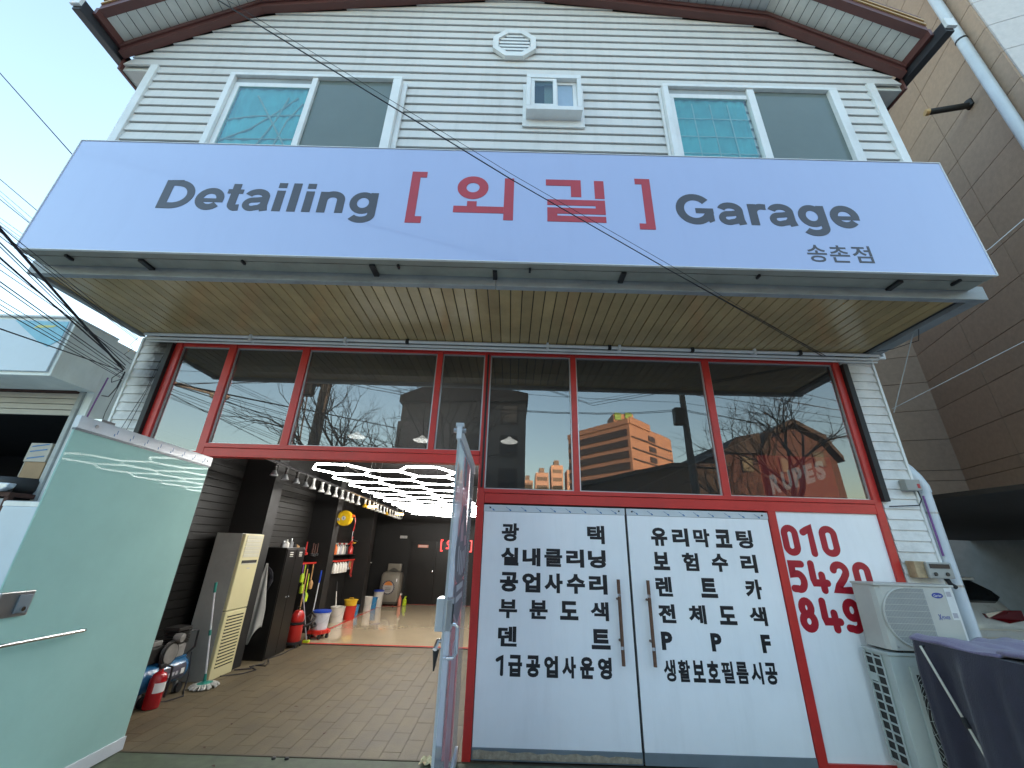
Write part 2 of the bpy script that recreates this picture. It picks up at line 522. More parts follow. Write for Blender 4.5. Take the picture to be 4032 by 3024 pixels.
# ------------------------------------------------------------------ lettering
_GC = {}
def glyph(ch, bold):
    """verts (x, y, z) and faces of a character, x/y normalised to its bounding box"""
    key = (ch, bold)
    if key in _GC:
        return _GC[key]
    cu = bpy.data.curves.new('g', 'FONT')
    cu.body = ch
    cu.size = 1.0
    cu.resolution_u = 3
    cu.fill_mode = 'BOTH'
    cu.bevel_depth = bold
    cu.bevel_resolution = 1
    cu.extrude = 0.001
    ob = bpy.data.objects.new('g', cu)
    COL.objects.link(ob)
    dg = bpy.context.evaluated_depsgraph_get()
    me = ob.evaluated_get(dg).to_mesh()
    vs = [tuple(v.co) for v in me.vertices]
    fs = [tuple(p.vertices) for p in me.polygons]
    ob.evaluated_get(dg).to_mesh_clear()
    bpy.data.objects.remove(ob)
    bpy.data.curves.remove(cu)
    _GC[key] = (vs, fs)
    return _GC[key]
def place(mb, ch, bold, fn, x0, x1, z0, z1, th=0.002):
    vs, fs = glyph(ch, bold)
    if not vs:
        return
    ax, bx = min(v[0] for v in vs), max(v[0] for v in vs)
    ay, by = min(v[1] for v in vs), max(v[1] for v in vs)
    az, bz = min(v[2] for v in vs), max(v[2] for v in vs)
    mb.add([fn(x0 + (v[0] - ax) / max(1e-6, bx - ax) * (x1 - x0), (v[2] - az) / max(1e-6, bz - az) * th, z0 + (v[1] - ay) / max(1e-6, by - ay) * (z1 - z0)) for v in vs], fs)
def front(y):
    return lambda u, t, v: (u, y - t, v)
DENSE = '부분클활험름필생렌덴택막광체팅색점송촌'
def lettering(parent, m, rows, y, bold, name='lettering', th=0.002, fn=None):
    """rows = [(text, x0, x1, z0, z1)]: each char gets its own box"""
    mb = MB()
    for ch, x0, x1, z0, z1 in rows:
        place(mb, ch, bold * (.80 if ch in DENSE else 1.0), fn or front(y), x0, x1, z0, z1, th)
    return mb.build(name, m, parent)
def spread(text, x0, x1, z0, z1, wd):
    n = len(text)
    if n == 1:
        return [(text, x0, x1, z0, z1)]
    st = (x1 - x0 - wd) / (n - 1)
    return [(c, x0 + i * st, x0 + i * st + wd, z0, z1) for i, c in enumerate(text)]


# ------------------------------------------------------------------ stroke-drawn letters
def arc(cx, cy, rx, ry, a0, a1, n=14):
    return [(cx + rx * math.cos(R(a0 + (a1 - a0) * k / n)), cy + ry * math.sin(R(a0 + (a1 - a0) * k / n))) for k in range(n + 1)]
def stroke_mesh(mb, pts, w, fn, th, closed=False, rnd=False):
    P_ = [Vector((p[0], p[1])) for p in pts]
    Q_ = [P_[0]]
    for p in P_[1:]:
        if (p - Q_[-1]).length > 1e-5:
            Q_.append(p)
    if closed and (Q_[0] - Q_[-1]).length < 1e-5:
        Q_.pop()
    n = len(Q_)
    Lf, Rt = [], []
    for i in range(n):
        a = Q_[(i - 1) % n] if (closed or i > 0) else None
        b = Q_[(i + 1) % n] if (closed or i < n - 1) else None
        d1 = (Q_[i] - a).normalized() if a is not None else None
        d2 = (b - Q_[i]).normalized() if b is not None else None
        d1 = d1 or d2
        d2 = d2 or d1
        n1, n2 = Vector((-d1.y, d1.x)), Vector((-d2.y, d2.x))
        m_ = n1 + n2
        if m_.length < 1e-6:
            m_ = n1
        m_.normalize()
        k = min(1.6, 1 / max(.3, m_.dot(n1)))
        Lf.append(Q_[i] + m_ * (w / 2 * k))
        Rt.append(Q_[i] - m_ * (w / 2 * k))
    o = len(mb.v)
    for i in range(n):
        for p, t in ((Lf[i], 0), (Rt[i], 0), (Lf[i], th), (Rt[i], th)):
            mb.v.append(tuple(fn(p.x, t, p.y)))
    for i in range(n if closed else n - 1):
        j = (i + 1) % n
        A_, B_ = o + i * 4, o + j * 4
        mb.f += [(A_ + 2, A_ + 3, B_ + 3, B_ + 2), (A_, A_ + 2, B_ + 2, B_), (A_ + 1, B_ + 1, B_ + 3, A_ + 3), (A_, B_, B_ + 1, A_ + 1)]
    if not closed:
        for i, sg in ((0, -1), (n - 1, 1)):
            A_ = o + i * 4
            mb.f.append((A_, A_ + 1, A_ + 3, A_ + 2))
            if rnd:
                d = (Q_[1] - Q_[0]).normalized() * -1 if i == 0 else (Q_[-1] - Q_[-2]).normalized()
                a0 = math.degrees(math.atan2(d.y, d.x))
                fan = [(Q_[i].x + w / 2 * math.cos(R(a0 - 90 + 180 * k / 8)), Q_[i].y + w / 2 * math.sin(R(a0 - 90 + 180 * k / 8))) for k in range(9)]
                oo = len(mb.v)
                for p in fan:
                    mb.v.append(tuple(fn(p[0], 0, p[1])))
                for p in fan:
                    mb.v.append(tuple(fn(p[0], th, p[1])))
                mb.f.append(tuple(range(oo + 9, oo + 18)))
                mb.f += [(oo + k, oo + k + 1, oo + k + 10, oo + k + 9) for k in range(8)]
SW = .162
LET = {   # advance, [(points, width, closed)], capitals 0.716 high
 'D': (.722, [([(.148, 0), (.148, .716)], SW + .004, 0), (([(.15, .645), (.31, .652)] + arc(.31, .358, .305, .286, 90, -90, 20) + [(.31, .072), (.15, .072)]), .145, 0)]),
 'G': (.778, [(arc(.39, .358, .275, .302, 38, 338, 30), .158, 0), ([(.40, .318), (.735, .318)], .125, 0), ([(.655, .33), (.655, .12), (.60, .09)], .150, 0)]),
 'e': (.556, [([(.10, .228), (.545, .228)], .092, 0), (arc(.283, .262, .195, .205, -8, 322, 28), .146, 0)]),
 't': (.333, [([(.165, .66), (.165, .15)] + arc(.255, .15, .09, .092, 180, 265, 8) + [(.32, .066)], .152, 0), ([(.02, .466), (.315, .466)], .108, 0)]),
 'a': (.556, [(arc(.27, .345, .168, .128, 165, 0, 14) + [(.438, .12), (.465, 0)], .146, 0), ([(.43, .292), (.30, .268)] + arc(.215, .155, .115, .105, 100, 300, 14) + [(.36, .085), (.43, .16)], .126, 0)]),
 'i': (.278, [([(.14, 0), (.14, .519)], SW, 0), ([(.14, .59), (.14, .716)], SW, 0)]),
 'l': (.278, [([(.14, 0), (.14, .716)], SW, 0)]),
 'n': (.611, [([(.138, 0), (.138, .519)], SW, 0), ([(.14, .30)] + arc(.31, .32, .162, .142, 170, 0, 14) + [(.472, 0)], .152, 0)]),
 'r': (.389, [([(.138, 0), (.138, .519)], SW, 0), ([(.14, .28)] + arc(.31, .29, .165, .172, 175, 75, 10) + [(.40, .452)], .140, 0)]),
 'g': (.611, [(arc(.285, .264, .182, .200, 0, 360, 30), .142, 1), ([(.478, .519), (.478, -.02)] + arc(.285, -.02, .193, .132, 0, -150, 16), .146, 0)]),
}
def set_word(text, x0, base, em, emx, y, m, parent):
    mb = MB()
    x_ = x0
    k = 0
    for ch in text:
        adv, sts_ = LET[ch]
        for pts, w_, cl_ in sts_:
            k += 1
            stroke_mesh(mb, [(x_ + px * emx, base + pz * em) for px, pz in pts], w_ * em, front(y), .002 + .00012 * (k % 7), bool(cl_))
        x_ += adv * emx
    return mb.build('lettering', m, parent)
DIG = {
 '0': [(arc(.5, .72, .36, .19, 0, 180, 14) + arc(.5, .28, .36, .19, 180, 360, 14), 1)],
 '1': [([(.12, .78), (.42, .86), (.70, .92), (.70, .07)], 0)],
 '2': [(arc(.5, .70, .35, .21, 170, -25, 14) + [(.62, .44), (.28, .22), (.15, .09), (.90, .09)], 0)],
 '4': [([(.16, .92), (.14, .42), (.20, .30), (.96, .30)], 0), ([(.70, .56), (.70, .07)], 0)],
 '5': [([(.86, .90), (.20, .90), (.19, .57), (.36, .58)] + arc(.48, .33, .36, .25, 85, -110, 16) + [(.12, .10)], 0)],
 '8': [(arc(.5, .71, .29, .20, 0, 360, 20), 1), (arc(.5, .29, .36, .22, 0, 360, 20), 1)],
 '9': [(arc(.5, .67, .34, .24, 0, 360, 22), 1), ([(.84, .67), (.84, .30)] + arc(.50, .28, .34, .20, 0, -120, 12) + [(.14, .12)], 0)],
}
def digit(mb, ch, x0, x1, z0, z1, w_, y):
    for k, (pts, cl_) in enumerate(DIG[ch]):
        stroke_mesh(mb, [(x0 + px * (x1 - x0), z0 + pz * (z1 - z0)) for px, pz in pts], w_, front(y), .002 + .00015 * k, bool(cl_), True)

# ================================================================== GROUND
g = MB().add([(-900, -900, -0.03), (900, -900, -0.03), (900, 900, -0.03), (-900, 900, -0.03)], [(0, 1, 2, 3)]).build('ground', 'asphalt')
struct(g)
struct(BOX('forecourt', 'concrete', None, -9.0, 9.0, -8.5, -0.76, -0.028, -0.004))
struct(BOX('painted_apron', 'green_paint', None, -9.0, 9.0, -0.755, -0.034, -0.003, 0.0015))
fl = struct(BOX('garage_floor', 'grout', None, -4.4, 4.2, -0.03, 4.05, -0.06, -0.006))
# paving tiles on the front half of the garage floor (only those the open doorway shows)
tl, tw, gap = 0.40, 0.165, 0.0035
proto = None
row = 0
x = -4.2
while x < -0.05:
    y = -0.02 - (row % 2) * 0.2 - (row % 5) * 0.013
    while y < 4.04:
        a, b = max(y, -0.025), min(y + tl, 4.045)
        if b - a > 0.06:
            full = abs((b - a) - tl) < 1e-4
            if full and proto is not None:
                t = share(proto, 'floor_tile', ((x + tw / 2), (a + b) / 2, rng.uniform(-0.0007, 0.0007)), fl)
            else:
                t = MB().box(x + gap / 2, x + tw - gap / 2, a + gap / 2, b - gap / 2, -0.008, 0.0).build('floor_tile', 'tile', fl, loc=(x + tw / 2, (a + b) / 2, 0))
                if full:
                    proto = t
        y += tl
    x += tw
    row += 1
ep = struct(BOX('epoxy_floor', 'epoxy', None, -4.4, 4.2, 4.056, 9.7, -0.06, 0.006))
BOX('floor_edge_strip', 'black_metal', ep, -4.0, 4.0, 4.03, 4.058, -0.004, 0.010)
BOX('red_floor_line', 'epoxy_red', ep, -3.78, 4.0, 4.07, 4.14, 0.007, 0.0095)
BOX('red_floor_line', 'epoxy_red', ep, -3.78, -3.71, 4.142, 9.05, 0.007, 0.0095)
BOX('red_floor_line', 'epoxy_red', ep, -3.78, -3.25, 9.052, 9.12, 0.007, 0.0095)
BOX('red_floor_line', 'epoxy_red', ep, -3.1, 4.0, 9.58, 9.63, 0.007, 0.0095)

# ================================================================== GARAGE BUILDING
G = thing('garage_building', 'white sided two storey garage building with gambrel gable roof', 'building', (-0.14, 4.0, 0))
CX = -0.14
PR = [(-5.04, 7.29), (-3.54, 8.345), (CX, 8.87), (3.27, 8.345), (4.76, 7.29)]      # roof line on the gable wall
core = [(-4.60, 4.10), (4.33, 4.10), (4.33, 7.2), (4.74, 7.29), (3.27, 8.33), (CX, 8.85), (-3.54, 8.33), (-5.02, 7.29), (-4.60, 7.2)]
MB().prism(core, 'y', -1.19, 10.0).build('upper_wall', 'joint_dark', G)  # core coloured dark to paint the shadow lines between siding boards
def xlim(z):
    if z <= 7.17:
        return -4.555, 4.285
    if z <= 8.345:
        k = (z - 7.29) / (8.345 - 7.29)
        k = max(k, 0)
        return -5.02 + k * 1.49, 4.74 - k * 1.48
    k = min(1, (z - 8.345) / (8.87 - 8.345))
    return -3.53 + k * 3.38, 3.26 - k * 3.38
h = 0.1475
z = 7.185 - 21 * h
while z < 8.85:
    z1 = min(z + h, 8.87)
    a0, b0 = xlim(z)
    a1, b1 = xlim(z1)
    if z < 7.17 < z1:
        a1, b1 = a0, b0
    y0, yb, yt = -1.191, -1.215, -1.197
    zb = z + .012
    if b0 - a0 > 0.3:
        MB().add([(a0, y0, zb), (b0, y0, zb), (b1, y0, z1 - .001), (a1, y0, z1 - .001), (a0, yb, zb), (b0, yb, zb), (b1, yt, z1 - .001), (a1, yt, z1 - .001)],
                 [(0, 1, 2, 3), (7, 6, 5, 4), (0, 4, 5, 1), (1, 5, 6, 2), (2, 6, 7, 3), (3, 7, 4, 0)]).build('siding_board', 'siding', G, loc=(CX, -1.2, z))
    z += h
for xa, xb in ((-4.64, -4.545), (4.275, 4.37)):
    BOX('corner_trim', 'white_upvc', G, xa, xb, -1.235, -1.13, 4.13, 7.17, 0.004)
# side eaves and their gutters
for sx, xe, xw in ((-1, -5.04, -4.61), (1, 4.76, 4.34)):
    BOX('side_eave', 'soffit_rake', G, min(xe, xw), max(xe, xw), -1.17, 10.0, 7.14, 7.26)
    x0 = xe - 0.03 if sx < 0 else xe
    BOX('eave_board', 'brown_trim', G, x0, x0 + 0.03, -1.21, 10.0, 7.12, 7.30)
    BOX('eave_return', 'brown_trim', G, x0 - .005, x0 + 0.035, -1.64, -1.2155, 7.38, 7.50)
    x1 = xe - 0.135 if sx < 0 else xe + 0.04
    gt = BOX('gutter', 'gutter', G, x1, x1 + 0.095, -1.74, 10.0, 7.27, 7.44, 0.01)
    BOX('gutter_cap', 'white_upvc', gt, x1 - 0.01, x1 + 0.105, -1.775, -1.742, 7.31, 7.45, 0.004)
# gambrel roof
def offs(poly, d):
    out = []
    for i, (x, zz) in enumerate(poly):
        out.append((x, zz + d))
    return out
o1 = [(-5.06, 7.50)] + [(x, zz + .24) for x, zz in PR[1:-1]] + [(4.78, 7.50)]
o2 = [(-5.10, 7.60)] + [(x, zz + .40) for x, zz in PR[1:-1]] + [(4.82, 7.60)]
roof = MB().prism(o1 + o2[::-1], 'y', -1.55, 10.3).build('roof', 'gutter', G)
for i in range(4):
    (xa, za), (xb, zb) = PR[i], PR[i + 1]
    MB().prism([(xa, za), (xb, zb), (xb, zb + .215), (xa, za + .215)], 'y', -1.30, -1.216).build('rake_trim', 'brown_trim', G)
    MB().prism([(xa, za + .075), (xb, zb + .075), (xb, zb + .15), (xa, za + .15)], 'y', -1.32, -1.301).build('rake_moulding', 'brown_trim', G)
    fa = MB().prism([(xa, za + .175), (xb, zb + .175), (xb, zb + .45), (xa, za + .45)], 'y', -1.64, -1.552).build('rake_fascia', 'brown_trim', G)
    for k in (0.27, 0.35):
        MB().prism([(xa, za + k), (xb, zb + k), (xb, zb + k + .026), (xa, za + k + .026)], 'y', -1.654, -1.641).build('gold_line', 'gold', fa)
    L = math.hypot(xb - xa, zb - za)
    n = int(L / 0.112)
    ux, uz = (xb - xa) / L, (zb - za) / L
    stp = L / n
    pp = None
    for k in range(n):
        c = (xa + ux * stp * (k + .5), -1.425, za + .20 + uz * stp * (k + .5))
        if pp is None:
            pp = MB().obb(c, (ux, 0, uz), (0, 1, 0), (-uz, 0, ux), stp / 2 - .004, .124, .008).build('rake_soffit_panel', 'soffit_rake', G, loc=c)
        else:
            share(pp, 'rake_soffit_panel', c, G)
    MB().prism([(xa, za + .218), (xb, zb + .218), (xb, zb + .232), (xa, za + .232)], 'y', -1.55, -1.30).build('rake_soffit_back', 'gutter', G)
# soffit under the overhanging upper floor
BOX('soffit_back', 'joint_dark', G, -4.56, 4.29, -1.19, 0.10, 4.03, 4.095)
pp = None
wd = 0.1126
n = int((4.285 + 4.555) / wd)
for i in range(n):
    x0 = -4.555 + i * wd
    if pp is None:
        pp = MB().box(x0 + .004, x0 + wd - .004, -1.195, -0.012, 4.012, 4.028).build('soffit_panel', 'soffit', G, loc=(x0 + wd / 2, -0.6, 4.012), bevel=0.005)
    else:
        share(pp, 'soffit_panel', (x0 + wd / 2, -0.6, 4.012 + rng.uniform(-.001, .001)), G, rot=(0, rng.uniform(-.012, .012), 0))
fb = BOX('fascia_beam', 'grey_metal', G, -4.62, -0.194, -1.262, -1.20, 3.976, 4.125, 0.006)
BOX('fascia_beam', 'grey_metal', G, -0.190, 4.42, -1.262, -1.20, 3.974, 4.123, 0.006)
for xa, xb in ((-4.62, -4.56), (4.29, 4.42)):
    BOX('fascia_return', 'grey_metal', G, xa, xb, -1.198, 0.0, 3.985, 4.06, 0.004)
# ground floor walls
BOX('side_wall', 'siding_low', G, -4.57, -4.42, 0.02, 9.9, -0.05, 4.02)
BOX('side_wall', 'siding_low', G, 4.22, 4.37, 0.02, 9.9, -0.05, 4.02)
BOX('back_wall', 'grey_metal', G, -4.57, 4.37, 9.72, 9.9, -0.05, 4.02)
BOX('header_wall', 'grey_metal', G, -4.15, 3.955, 0.02, 0.12, 3.936, 4.012)
hz = 0.1046
for xa, xb, nm in ((-4.545, -4.165, 'l'), (3.97, 4.345, 'r')):
    zz = 3.978 - 38 * hz
    pp = None
    for k in range(38):
        if pp is None:
            pp = MB().add([(xa, .02, zz), (xb, .02, zz), (xb, .02, zz + hz - .001), (xa, .02, zz + hz - .001), (xa, -.004, zz), (xb, -.004, zz), (xb, .010, zz + hz - .001), (xa, .010, zz + hz - .001)],
                          [(0, 1, 2, 3), (7, 6, 5, 4), (0, 4, 5, 1), (1, 5, 6, 2), (2, 6, 7, 3), (3, 7, 4, 0)]).build('siding_board', 'siding_sooty' if xa < 0 else 'siding_low', G, loc=((xa + xb) / 2, 0, zz))
        else:
            share(pp, 'siding_board', ((xa + xb) / 2, 0, zz), G)
        zz += hz
BOX('corner_trim', 'white_upvc', G, -4.575, -4.548, -0.012, 0.06, 0.0, 3.97, 0.003)
BOX('corner_trim', 'white_upvc', G, 4.348, 4.375, -0.012, 0.06, 0.0, 3.97, 0.003)
# conduits under the soffit
for zz, yy, rr in ((3.985, -0.075, 0.020), (3.945, -0.05, 0.016), (3.915, -0.03, 0.012)):
    cd = MB().tube([(-4.5, yy, zz + .006), (-1.5, yy, zz), (1.5, yy, zz - .004), (4.40, yy, zz - .008)], rr, 8).build('conduit', 'white_upvc', G, smooth=True)
MB().tube([(4.40, -.06, 3.95), (4.47, -.06, 3.95), (4.47, -.06, 4.01)], 0.022, 8).build('conduit_elbow', 'white_upvc', G, smooth=True)
for xx in (-2.05, 0.40, 1.27, -3.2, 2.9):
    BOX('conduit_clip', 'white_upvc', G, xx - .014, xx + .014, -0.105, -0.02, 3.935, 4.012, 0.003)
for xx in (1.15, 2.15, -1.3, 3.45):
    BOX('conduit_joint', 'black_metal', G, xx - .02, xx + .02, -0.10, -0.05, 3.955, 4.010, 0.004)

# ---- interior lining: black walls, slats, columns, ceiling
IW = BOX('interior_wall', 'black_col', G, -4.418, -4.395, 0.12, 9.7, 0.0, 3.6)
BOX('interior_wall', 'black_col', G, 4.19, 4.218, 0.12, 9.7, 0.0, 3.6)
BOX('interior_wall', 'black_col', G, -4.39, 4.18, 9.66, 9.70, 0.0, 3.6)
BOX('ceiling', 'ceil_black', G, -4.41, 4.21, 0.125, 9.71, 3.62, 3.70)
for y0 in (2.30, 4.97, 7.60):
    BOX('column', 'black_col', G, -4.39, -3.85, y0, y0 + .28, 0.0, 3.6, 0.004)
for y0, y1, zlo in ((0.2, 2.29, 0.1), (2.59, 4.96, 1.45), (5.26, 7.59, 1.45), (7.89, 9.64, 1.45)):
    pp = None
    zz = zlo
    while zz < 2.95:
        if pp is None:
            pp = MB().box(-4.394, -4.372, y0, y1, zz + .008, zz + .105).build('wall_slat', 'black_wall', IW, loc=(-4.38, (y0 + y1) / 2, zz), bevel=0.004)
        else:
            share(pp, 'wall_slat', (-4.38, (y0 + y1) / 2, zz), IW)
        zz += 0.105
# upper black frame leaning on the first bay
BOX('slat_frame', 'black_wall', IW, -4.37, -4.33, 1.35, 1.43, 0.9, 2.9)
BOX('slat_frame', 'black_wall', IW, -4.37, -4.33, 0.75, 1.348, 0.82, 0.9)

# ---- upper windows
def big_window(x0, x1, xm0, xm1, grid_left, lab):
    z0, z1 = 5.62, 6.955
    W = MB()
    W.box(x0, x1, -1.30, -1.214, z1 - .045, z1)
    W.box(x0, x0 + .065, -1.30, -1.214, z0, z1 - .0455)
    W.box(x1 - .10, x1, -1.30, -1.214, z0, z1 - .0455)
    W.box(x0 + .066, x1 - .101, -1.30, -1.214, z0, z0 + .05)
    win = W.build('window', 'white_upvc', G, loc=(x0, -1.25, z0), bevel=0.006)
    for a, b in ((x0 - .03, x0 - .002), (x1 + .002, x1 + .055)):
        BOX('casing', 'white_upvc', win, a, b, -1.245, -1.215, z0 - .02, z1 - .03, 0.004)
    BOX('mullion', 'white_upvc', win, xm0, xm1, -1.285, -1.22, z0 + .051, z1 - .046, 0.006)
    # left sash
    s_ = MB()
    s_.box(x0 + .068, xm0 - .002, -1.262, -1.235, z1 - .20, z1 - .13)
    s_.box(x0 + .068, x0 + .13, -1.262, -1.235, z0 + .05, z1 - .2005)
    s_.build('sash', 'white_upvc', win, bevel=0.004)
    BOX('head_track', 'grey_metal', win, x0 + .068, xm0 - .002, -1.258, -1.225, z1 - .128, z1 - .047)
    BOX('pane', 'window_glass', win, x0 + .131, xm0 - .03, -1.252, -1.248, z0 + .05, z1 - .2005)
    ca, cb_ = x0 + .131, xm0 - .03
    MB().grid(lambda u, v: (ca + (cb_ - ca) * u, -1.2265 + .0055 * math.sin(u * 38 + 2 * math.sin(u * 7)), z0 + .05 + (z1 - .135 - z0 - .05) * v), 90, 1).build('curtain', 'curtain_teal', win, smooth=True)
    BOX('pane', 'screen_glass', win, xm1 + .002, x1 - .101, -1.252, -1.248, z0 + .05, z1 - .047)
    da, db = xm1 + .002, x1 - .101
    MB().grid(lambda u, v: (da + (db - da) * u, -1.2265 + .0055 * math.sin(u * 30 + 2 * math.sin(u * 5)), z0 + .05 + (z1 - .047 - z0 - .05) * v), 90, 1).build('curtain', 'curtain_grey', win, smooth=True)
    bars = MB()
    a, b = x0 + .135, xm0 - .035
    if grid_left:
        for k in range(1, 4):
            bars.box(a + (b - a) * k / 4 - .006, a + (b - a) * k / 4 + .006, -1.236, -1.229, z0 + .05, z1 - .27)
        for zz in (6.42, 6.12, 5.85):
            bars.box(a, b, -1.239, -1.2365, zz - .006, zz + .006)
        bars.build('window_grille', 'grid_pale', win)
        b2 = MB()
        a, b = xm1 + .05, x1 - .15
        for k in range(1, 4):
            b2.box(a + (b - a) * k / 4 - .005, a + (b - a) * k / 4 + .005, -1.236, -1.229, z0 + .05, z1 - .25)
        for zz in (6.42, 6.05):
            b2.box(a, b, -1.239, -1.2365, zz - .005, zz + .005)
        b2.build('window_grille', 'grid_pale', win)
    else:
        gz = MB()
        yy = -1.234
        gz.tube([(a + .25, yy, 6.62), (b - .05, yy, 5.75)], .012, 6)
        gz.tube([(a, yy, 5.85), (a + .3, yy, 6.05), (a + .55, yy, 6.35), (b - .1, yy, 6.6)], .010, 6)
        gz.tube([(a, yy, 6.2), (a + .3, yy, 6.27), (b, yy, 6.30)], .010, 6)
        gz.tube([(a, yy, 5.88), (b, yy, 5.9)], .009, 6)
        gz.tube([(a + .62, yy, 6.6), (a + .56, yy, 6.2), (a + .44, yy, 5.8)], .009, 6)
        gz.tube([(b - .02, yy, 6.5), (b - .14, yy, 6.2), (b - .2, yy, 5.8)], .009, 6)
        gz.build('window_grille', 'curtain_grey', win)
    return win
big_window(-3.53, -1.45, -2.53, -2.465, False, 'l')
big_window(1.69, 3.79, 2.705, 2.79, True, 'r')
sw = MB()
sw.box(0.055, 0.70, -1.36, -1.214, 6.335, 6.40).box(0.055, 0.70, -1.36, -1.214, 6.90, 6.965)
sw.box(0.055, 0.105, -1.36, -1.214, 6.4005, 6.8995).box(0.65, 0.70, -1.36, -1.214, 6.4005, 6.8995)
sw = sw.build('small_window', 'white_upvc', G, loc=(0.37, -1.25, 6.3), bevel=0.006)
BOX('casing', 'white_upvc', sw, 0.015, 0.745, -1.235, -1.2145, 6.225, 6.975, 0.005)
for a, b, yy in ((0.106, 0.41, -1.35), (0.38, 0.649, -1.31)):
    s_ = MB()
    s_.box(a, b, yy, yy + .03, 6.401, 6.445).box(a, b, yy, yy + .03, 6.855, 6.899).box(a, a + .045, yy, yy + .03, 6.4455, 6.8545).box(b - .045, b, yy, yy + .03, 6.4455, 6.8545)
    s_ = s_.build('sash', 'white_upvc', sw, bevel=0.004)
BOX('pane', 'window_glass', sw, .152, .364, -1.337, -1.333, 6.446, 6.854)
BOX('pane', 'frost_blue', sw, .426, .603, -1.297, -1.293, 6.446, 6.854)
BOX('dark_opening', 'dark_room', sw, .11, .645, -1.262, -1.24, 6.402, 6.898)
BOX('inner_reveal', 'beige_in', sw, .27, .37, -1.275, -1.263, 6.402, 6.898)
# octagonal gable vent
def octa(r_, cx=-0.112, cz=7.76, ph=22.5):
    return [(cx + r_ * math.cos(R(ph + 45 * k)), cz + r_ * math.sin(R(ph + 45 * k))) for k in range(8)]
po, pi = octa(.30), octa(.222)
vm = MB()
for k in range(8):
    k2 = (k + 1) % 8
    vm.prism([po[k], po[k2], pi[k2], pi[k]], 'y', -1.265, -1.214)
vent = vm.build('gable_vent', 'white_upvc', G, loc=(-.112, -1.23, 7.46))
MB().prism(octa(.223), 'y', -1.222, -1.215).build('vent_back', 'dark_slot', vent)
for k in range(6):
    zz = 7.585 + k * .07
    hw = min(.2, .29 - abs(zz - 7.76) * 1.0)
    BOX('slat', 'white_upvc', vent, -.112 - hw, -.112 + hw, -1.245, -1.2225, zz - .020, zz + .018)

# ================================================================== SIGNBOARD
S = thing('signboard', 'long pale blue shop sign with black and red lettering above the soffit', 'sign', (-.11, -1.4, 4.06))
SX0, SX1, SZ0, SZ1 = -4.492, 4.264, 4.062, 5.45
BOX('sign_box', 'alu', S, SX0 + .012, SX1 - .012, -1.486, -1.268, SZ0 + .02, SZ1 - .012)
BOX('sign_face', 'sign_face', S, SX0, SX1, -1.50, -1.4865, SZ0 + .004, SZ1 - .004)
for z0, z1 in ((SZ0 - .003, SZ0 + .0035), (SZ1 - .0035, SZ1 + .004)):
    BOX('edge_trim', 'white_upvc', S, SX0 - .006, SX1 + .006, -1.507, -1.485, z0, z1)
for xa in (SX0 - .006, SX1 - .0005):
    BOX('edge_trim', 'white_upvc', S, xa, xa + .0065, -1.507, -1.485, SZ0 + .0036, SZ1 - .0036)
BOX('bottom_panel', 'sign_under', S, SX0, SX1, -1.484, -1.412, SZ0 + .002, SZ0 + .019)
BOX('bottom_panel', 'sign_under', S, SX0, SX1, -1.398, -1.268, SZ0 + .006, SZ0 + .019)
BOX('bottom_groove', 'joint_dark', S, SX0 + .014, SX1 - .014, -1.4115, -1.3985, SZ0 + .012, SZ0 + .0195)
for xx, w_, y0, y1 in ((-3.45, .05, -1.40, -1.21), (-2.5, .02, -1.43, -1.38), (-1.32, .05, -1.42, -1.20), (-1.08, .02, -1.43, -1.38), (-.2, .04, -1.38, -1.21), (.12, .02, -1.43, -1.38), (.98, .045, -1.41, -1.21), (2.2, .02, -1.43, -1.38), (3.5, .05, -1.40, -1.21), (4.0, .025, -1.44, -1.36), (-4.1, .025, -1.44, -1.37)):
    BOX('bracket', 'black_metal', S, xx - w_ / 2, xx + w_ / 2, y0, min(y1, -1.264), SZ0 - .022, SZ0 + .0015, 0.003)
def word(text, x0, x1, base, cap, y, m, bold, parent):
    """one word set in proportion, x fitted to x0..x1 and capitals base..cap"""
    vs, fs = glyph(text, bold)
    ax, bx = min(v[0] for v in vs), max(v[0] for v in vs)
    c, _ = glyph(text[0], bold)
    ay, by = min(v[1] for v in c), max(v[1] for v in c)
    if text[0] == 'G':
        ay += .012; by -= .012
    az, bz = min(v[2] for v in vs), max(v[2] for v in vs)
    mb = MB()
    mb.add([(x0 + (v[0] - ax) / (bx - ax) * (x1 - x0), y - (v[2] - az) / (bz - az) * .003, base + (v[1] - ay) / (by - ay) * (cap - base)) for v in vs], fs)
    return mb.build('lettering', m, parent)
YS = -1.5005
set_word('Detailing', -3.458, 4.577, .4985, .507, YS, 'sign_dark', S)
set_word('Garage', 1.482, 4.567, .4985, .508, YS, 'sign_dark', S)
lettering(S, 'sign_dark', [('송', 2.628, 2.808, 4.158, 4.352), ('촌', 2.832, 3.012, 4.158, 4.352), ('점', 3.04, 3.216, 4.160, 4.352)], YS, .018)
def flat(polys, m, name='lettering'):
    mb = MB()
    for p in polys:
        mb.prism(p, 'y', YS - .003, YS)
    return mb.build(name, m, S)
def rect(x0, x1, z0, z1):
    return [(x0, z0), (x1, z0), (x1, z1), (x0, z1)]
flat([rect(-1.058, -.972, 4.482, 5.134), rect(-.9715, -.909, 5.060, 5.134), rect(-.9715, -.909, 4.482, 4.561)], 'sign_red', 'bracket_mark')
flat([rect(1.200, 1.284, 4.478, 5.118), rect(1.136, 1.1995, 5.046, 5.118), rect(1.136, 1.1995, 4.478, 4.547)], 'sign_red', 'bracket_mark')
ring = []
for k in range(32):
    a, b = 2 * math.pi * k / 32, 2 * math.pi * (k + 1) / 32
    e = lambda t, rx, rz: (-.4475 + rx * math.cos(t), 4.943 + rz * math.sin(t))
    ring.append([e(a, .151, .148), e(b, .151, .148), e(b, .064, .063), e(a, .064, .063)])
